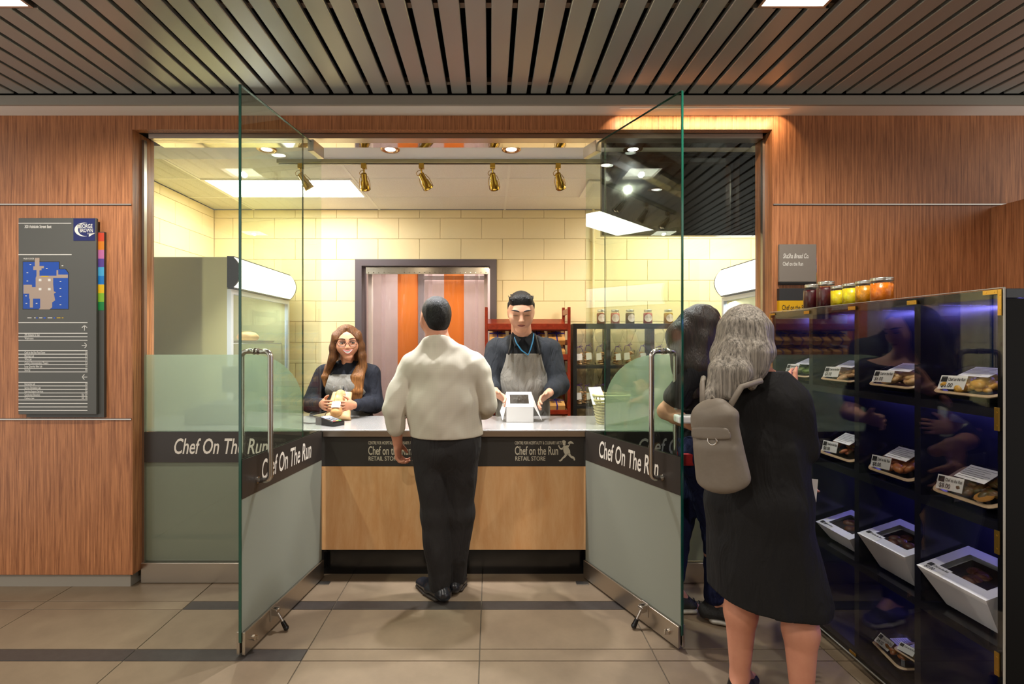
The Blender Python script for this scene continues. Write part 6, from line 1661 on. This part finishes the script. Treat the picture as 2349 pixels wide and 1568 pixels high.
S.build('coat', COAT, wom, fold=addf(folds(.009, 61, 13), folds(.004, 62, 30)), cuts=[plane(L4(0, 0, .435), (-.10, .0, -1)), plane(L4(0, 0, 1.335), (0, 0, 1))])
GREY = hair_mat('hair_grey', (54, 49, 44), (186, 176, 162), (85, 85, 1.1)); h = hd4; S = SDF(.0055)
S.ell(h.p(0, -.085, .15), (.36*h.h, .42*h.h, .385*h.h), axis=h.u, u=h.r)
lk = lambda pts, r: S.chain(pts, r, k=.03)
lk([h.p(-.20, -.22, .1), h.p(-.26, -.30, -.35), (ax(1660, 1.95), 1.96, 1.33), (ax(1636, 1.93), 1.94, 1.24)], [.046, .050, .046, .022])
lk([h.p(0, -.34, .1), h.p(-.02, -.42, -.35), (ax(1692, 1.93), 1.93, 1.33), (ax(1676, 1.91), 1.91, 1.25)], [.055, .060, .050, .022])
lk([h.p(.20, -.22, .1), h.p(.24, -.28, -.35), (ax(1735, 1.94), 1.95, 1.35), (ax(1728, 1.93), 1.94, 1.28)], [.046, .050, .040, .018])
lk([h.p(.28, .0, .1), h.p(.28, .0, -.30), (ax(1748, 1.99), 2.00, 1.36)], [.034, .036, .026])
lk([h.p(-.28, .0, .1), h.p(-.30, .0, -.35), (ax(1650, 2.02), 2.03, 1.32)], [.034, .040, .032])
lk([(ax(1650, 1.94), 1.95, 1.27), (ax(1616, 1.93), 1.93, 1.20)], [.036, .012])
S.build('hair', GREY, wom, fold=strands(92), cuts=[facecut(h, .30, .40)])
FLAT = mat('flat_shoe', rgb(16, 15, 16), .4)
for a_, t_ in ((aL, tL), (aR, tR)): shoe(wom, 'shoe', (a_[0], a_[1], 0), (t_[0]+fw4[0]*.035, t_[1]+fw4[1]*.035, 0), 0, FLAT, FLAT, h=.062, soleh=.012, w=.042)
# slip of paper in her lower hand
hp_ = np.array(wL2)+np.array([.025, -.02, -.09])
tag(MB().add([hp_+np.array(v) for v in ((-.05, -.012, .05), (.02, -.02, .045), (.015, -.015, -.05), (-.05, -.008, -.035), (-.05, -.011, .05), (.02, -.019, .045), (.015, -.014, -.05), (-.05, -.007, -.035))], [(0, 1, 2, 3), (7, 6, 5, 4), (0, 4, 5, 1), (1, 5, 6, 2), (2, 6, 7, 3), (3, 7, 4, 0)]).build('paper_slip', CARD), 'white slip of paper in the grey-haired shopper\'s hand', 'paper')
# taupe backpack
bp_ = at(1652, 1010, 1.84); bq = np.array([bp_.x, 1.86, 0])
BPK = mat('backpack_taupe', rgb(116, 106, 94), .55, spec=.3, vary=(3, rgb(130, 120, 108)), bump=(7, .4, .02))
pk = thing('backpack', (float(bq[0]), 1.86, .95), 'taupe backpack hanging on the grey-haired shopper\'s back', 'backpack')
bk_ = -fw4; u4 = rt4; tl_ = np.array([-.06, 0, .99])
c0 = np.array([bp_.x, 1.87, 0])
S = SDF(.0055)
S.cap(c0+np.array([.020, 0, .955]), c0+np.array([-.012, .0, 1.17]), (.098, .060), (.085, .045), u=rt4, k=.03)
S.cap(c0+np.array([-.006, 0, 1.17]), c0+np.array([-.016, 0.01, 1.205]), (.082, .044), (.062, .030), u=rt4, k=.03)
S.cap(c0+np.array([.014, 0, .935])+bk_*.02, c0+np.array([.004, 0, 1.06])+bk_*.025, (.082, .042), (.080, .040), u=rt4, k=.012)
bag = S.build('bag_body', BPK, pk, fold=folds(.0028, 71, 20))
S = SDF(.005); S.cap(c0+np.array([.0, 0, 1.105])+bk_*.052, c0+np.array([-.004, 0, 1.135])+bk_*.050, (.075, .010), (.070, .010), u=rt4, k=.01); S.build('flap', BPK, pk)
m = MB(); cc = c0+np.array([.012, 0, 1.095])+bk_*.066
m.tube([cc+rt4*(.016*math.cos(t))+np.array([0, 0, .016*math.sin(t)]) for t in [2*math.pi*i/14 for i in range(14)]], .0035, 8, closed=True); m.build('buckle_ring', POLISH, pk)
m = MB()
for q in (-.045, .045):
    m.tube([c0+rt4*q+np.array([-.01, 0, 1.20])-bk_*.01, c0+rt4*(q*1.6)+np.array([-.01, 0, 1.285])-bk_*.07, c0+rt4*(q*2.4)+np.array([0, 0, 1.305])-bk_*.14], .011, 8)
m.build('shoulder_strap', BPK, pk)
MB().tube([c0+rt4*-.02+np.array([-.012, 0, 1.215]), c0+np.array([-.015, 0, 1.25]), c0+rt4*.02+np.array([-.012, 0, 1.215])], .006, 8).build('grab_loop', BPK, pk)

# ============ dark-haired shopper in black T-shirt and jeans
SK5 = skin_mat('skin_e', (206, 146, 118), (214, 158, 130))
X5, Y5 = 1.10, 2.66; loc = (X5, Y5, 0); fw5 = N3((.80, -.35, 0)); rt5 = np.array([fw5[1], -fw5[0], 0])
def L5(r, f, z): return tuple(np.array([X5, Y5, 0])+rt5*r+fw5*f+np.array([0, 0, z]))
hd5 = Head((ax(1608, 2.62)+.01, 2.62, 1.52), (.93, .05, -.35), (.25, 0, 1), .23)
nb = L5(0, .0, 1.355)
sL, sR = L5(-.165, 0, 1.30), L5(.165, -.01, 1.30)
eR, wR = (ax(1527, 2.56), 2.56, 1.10), (ax(1603, 2.45), 2.46, 1.03)
eL, wL = L5(-.20, .10, 1.06), L5(-.02, .26, 1.06)
kL, kR = (1.02, 2.735, .47), (1.175, 2.63, .47)
aL, aR = (.985, 2.74, .10), (1.165, 2.625, .10)
def torso5(S, i=0):
    S.cap(L5(0, 0, 1.28), L5(0, 0, 1.06), (.145+i, .100+i), (.130+i, .095+i), u=rt5, k=.05)
    S.cap(L5(0, 0, 1.06), L5(0, 0, .88), (.130+i, .095+i), (.160+i, .115+i), u=rt5, k=.05)
    S.cap(L5(-.14, 0, 1.305), L5(.14, 0, 1.305), .048+i, k=.045)
    for q in (-1, 1): S.ell(L5(q*.068, .075, 1.20), (.06+i, .055+i, .06+i), k=.04)
S = SDF(.006); hd5.prims(S, nose=.9, jaw=.93); hd5.neck(S, nb, .046); torso5(S)
arm(S, sR, eR, wR, (.045, .039, .036, .024)); arm(S, sL, eL, wL, (.045, .039, .036, .024))
hand(S, wR, (.9, .25, .05), (0, .9, .2), (0, .1, 1), curl=.45, s=.92); hand(S, wL, (-.2, -.9, 0), (.3, .2, -.3), (.2, 0, 1), curl=.5, s=.92)
leg(S, L5(-.085, 0, .86), kL, aL, (.09, .06, .055, .038)); leg(S, L5(.085, 0, .86), kR, aR, (.09, .06, .055, .038))
foot(S, aL, (1.10, 2.715, .03)); foot(S, aR, (1.32, 2.575, .03))
girl = person(S, loc, SK5, 'shopper with long dark hair, black T-shirt and jeans beside the right glass door')
hd5.eyes(girl, open_=.6, brow=(26, 18, 14)); hd5.mouth(girl, 0, (176, 96, 88))
TEE = cloth_mat('tshirt_black', (22, 21, 24), (28, 27, 30), bump=.4)
S = SDF(.006); torso5(S, .016)
for s_, e_ in ((sR, eR), (sL, eL)): S.cap(s_, np.array(s_)+(np.array(e_)-np.array(s_))*.62, .064, .064, k=.03)
S.build('tshirt', TEE, girl, fold=addf(folds(.004, 81, 17), folds(.002, 82, 40)), cuts=[half(2, .86, -1), plane(L5(0, .02, 1.35), (fw5[0]*.35, fw5[1]*.35, 1))])
S = SDF(.006); JEAN = cloth_mat('jeans_blue', (26, 30, 58), (36, 42, 76), bump=.5)
S.cap(L5(0, 0, .93), L5(0, 0, .86), (.170, .125), (.178, .132), u=rt5, k=.04)
for hp, kn, an in ((L5(-.088, 0, .87), kL, aL), (L5(.088, 0, .87), kR, aR)): S.cap(hp, kn, .098, .070, k=.03); S.cap(kn, (an[0], an[1], an[2]+.03), .070, .052, k=.03)
S.build('jeans', JEAN, girl, fold=addf(folds(.003, 83, 20), folds(.0025, 84, 46, stretch=(.5, .5, 1))))
RUN = mat('runner_dark', rgb(34, 34, 36), .8, vary=(120, rgb(58, 58, 56)), bump=(60, .3, .004)); SOLEW = mat('runner_sole', rgb(196, 192, 180), .6); LACE = mat('lace_dark', rgb(24, 24, 24), .7)
shoe(girl, 'shoe', (aL[0], aL[1], 0), (1.125, 2.712, 0), 0, RUN, SOLEW, h=.10, soleh=.030, laces=LACE)
shoe(girl, 'shoe', (aR[0], aR[1], 0), (1.355, 2.565, 0), 0, RUN, SOLEW, h=.10, soleh=.030, laces=LACE)
DKB = hair_mat('hair_dark', (20, 14, 12), (46, 34, 28), (85, 85, 1.1)); h = hd5; S = SDF(.0055)
S.ell(h.p(0, -.085, .15), (.365*h.h, .43*h.h, .385*h.h), axis=h.u, u=h.r)
S.chain([h.p(.30, -.05, .1), h.p(.32, -.05, -.3), (ax(1598, 2.52), 2.52, 1.32), (ax(1592, 2.50), 2.50, 1.20)], [.05, .055, .062, .03], k=.03)
S.chain([h.p(.15, -.30, .05), h.p(.1, -.42, -.35), (ax(1572, 2.56), 2.56, 1.32), (ax(1566, 2.55), 2.55, 1.20)], [.07, .075, .062, .03], k=.03)
S.chain([h.p(-.2, -.25, .1), h.p(-.25, -.3, -.3), (ax(1588, 2.68), 2.68, 1.32)], [.06, .065, .05], k=.03)
S.build('hair', DKB, girl, fold=strands(93), cuts=[facecut(h, .30, .40)])
# white food box and red wallet she carries
tq = np.array([ax(1598, 2.40), 2.41, 1.075])
fb = thing('takeaway_tray', tuple(tq), 'pale takeaway tray held by the dark-haired shopper', 'food tray')
MB().box(tq[0]-.09, tq[0]+.05, tq[1]-.03, tq[1]+.05, tq[2]-.01, tq[2]+.025, bev=.008).build('tray', CARD, fb)
MB().box(tq[0]-.085, tq[0]+.045, tq[1]-.026, tq[1]+.046, tq[2]+.026, tq[2]+.052, bev=.010).build('lid', PLAST, fb)
rq = at(1588, 1052, 2.52); tag(MB().box(rq.x-.055, rq.x+.05, 2.50, 2.525, rq.z-.03, rq.z+.028, bev=.006).build('red_wallet', mat('wallet_red', rgb(190, 40, 36), .45)), 'bright red wallet at the dark-haired shopper\'s hip', 'wallet')
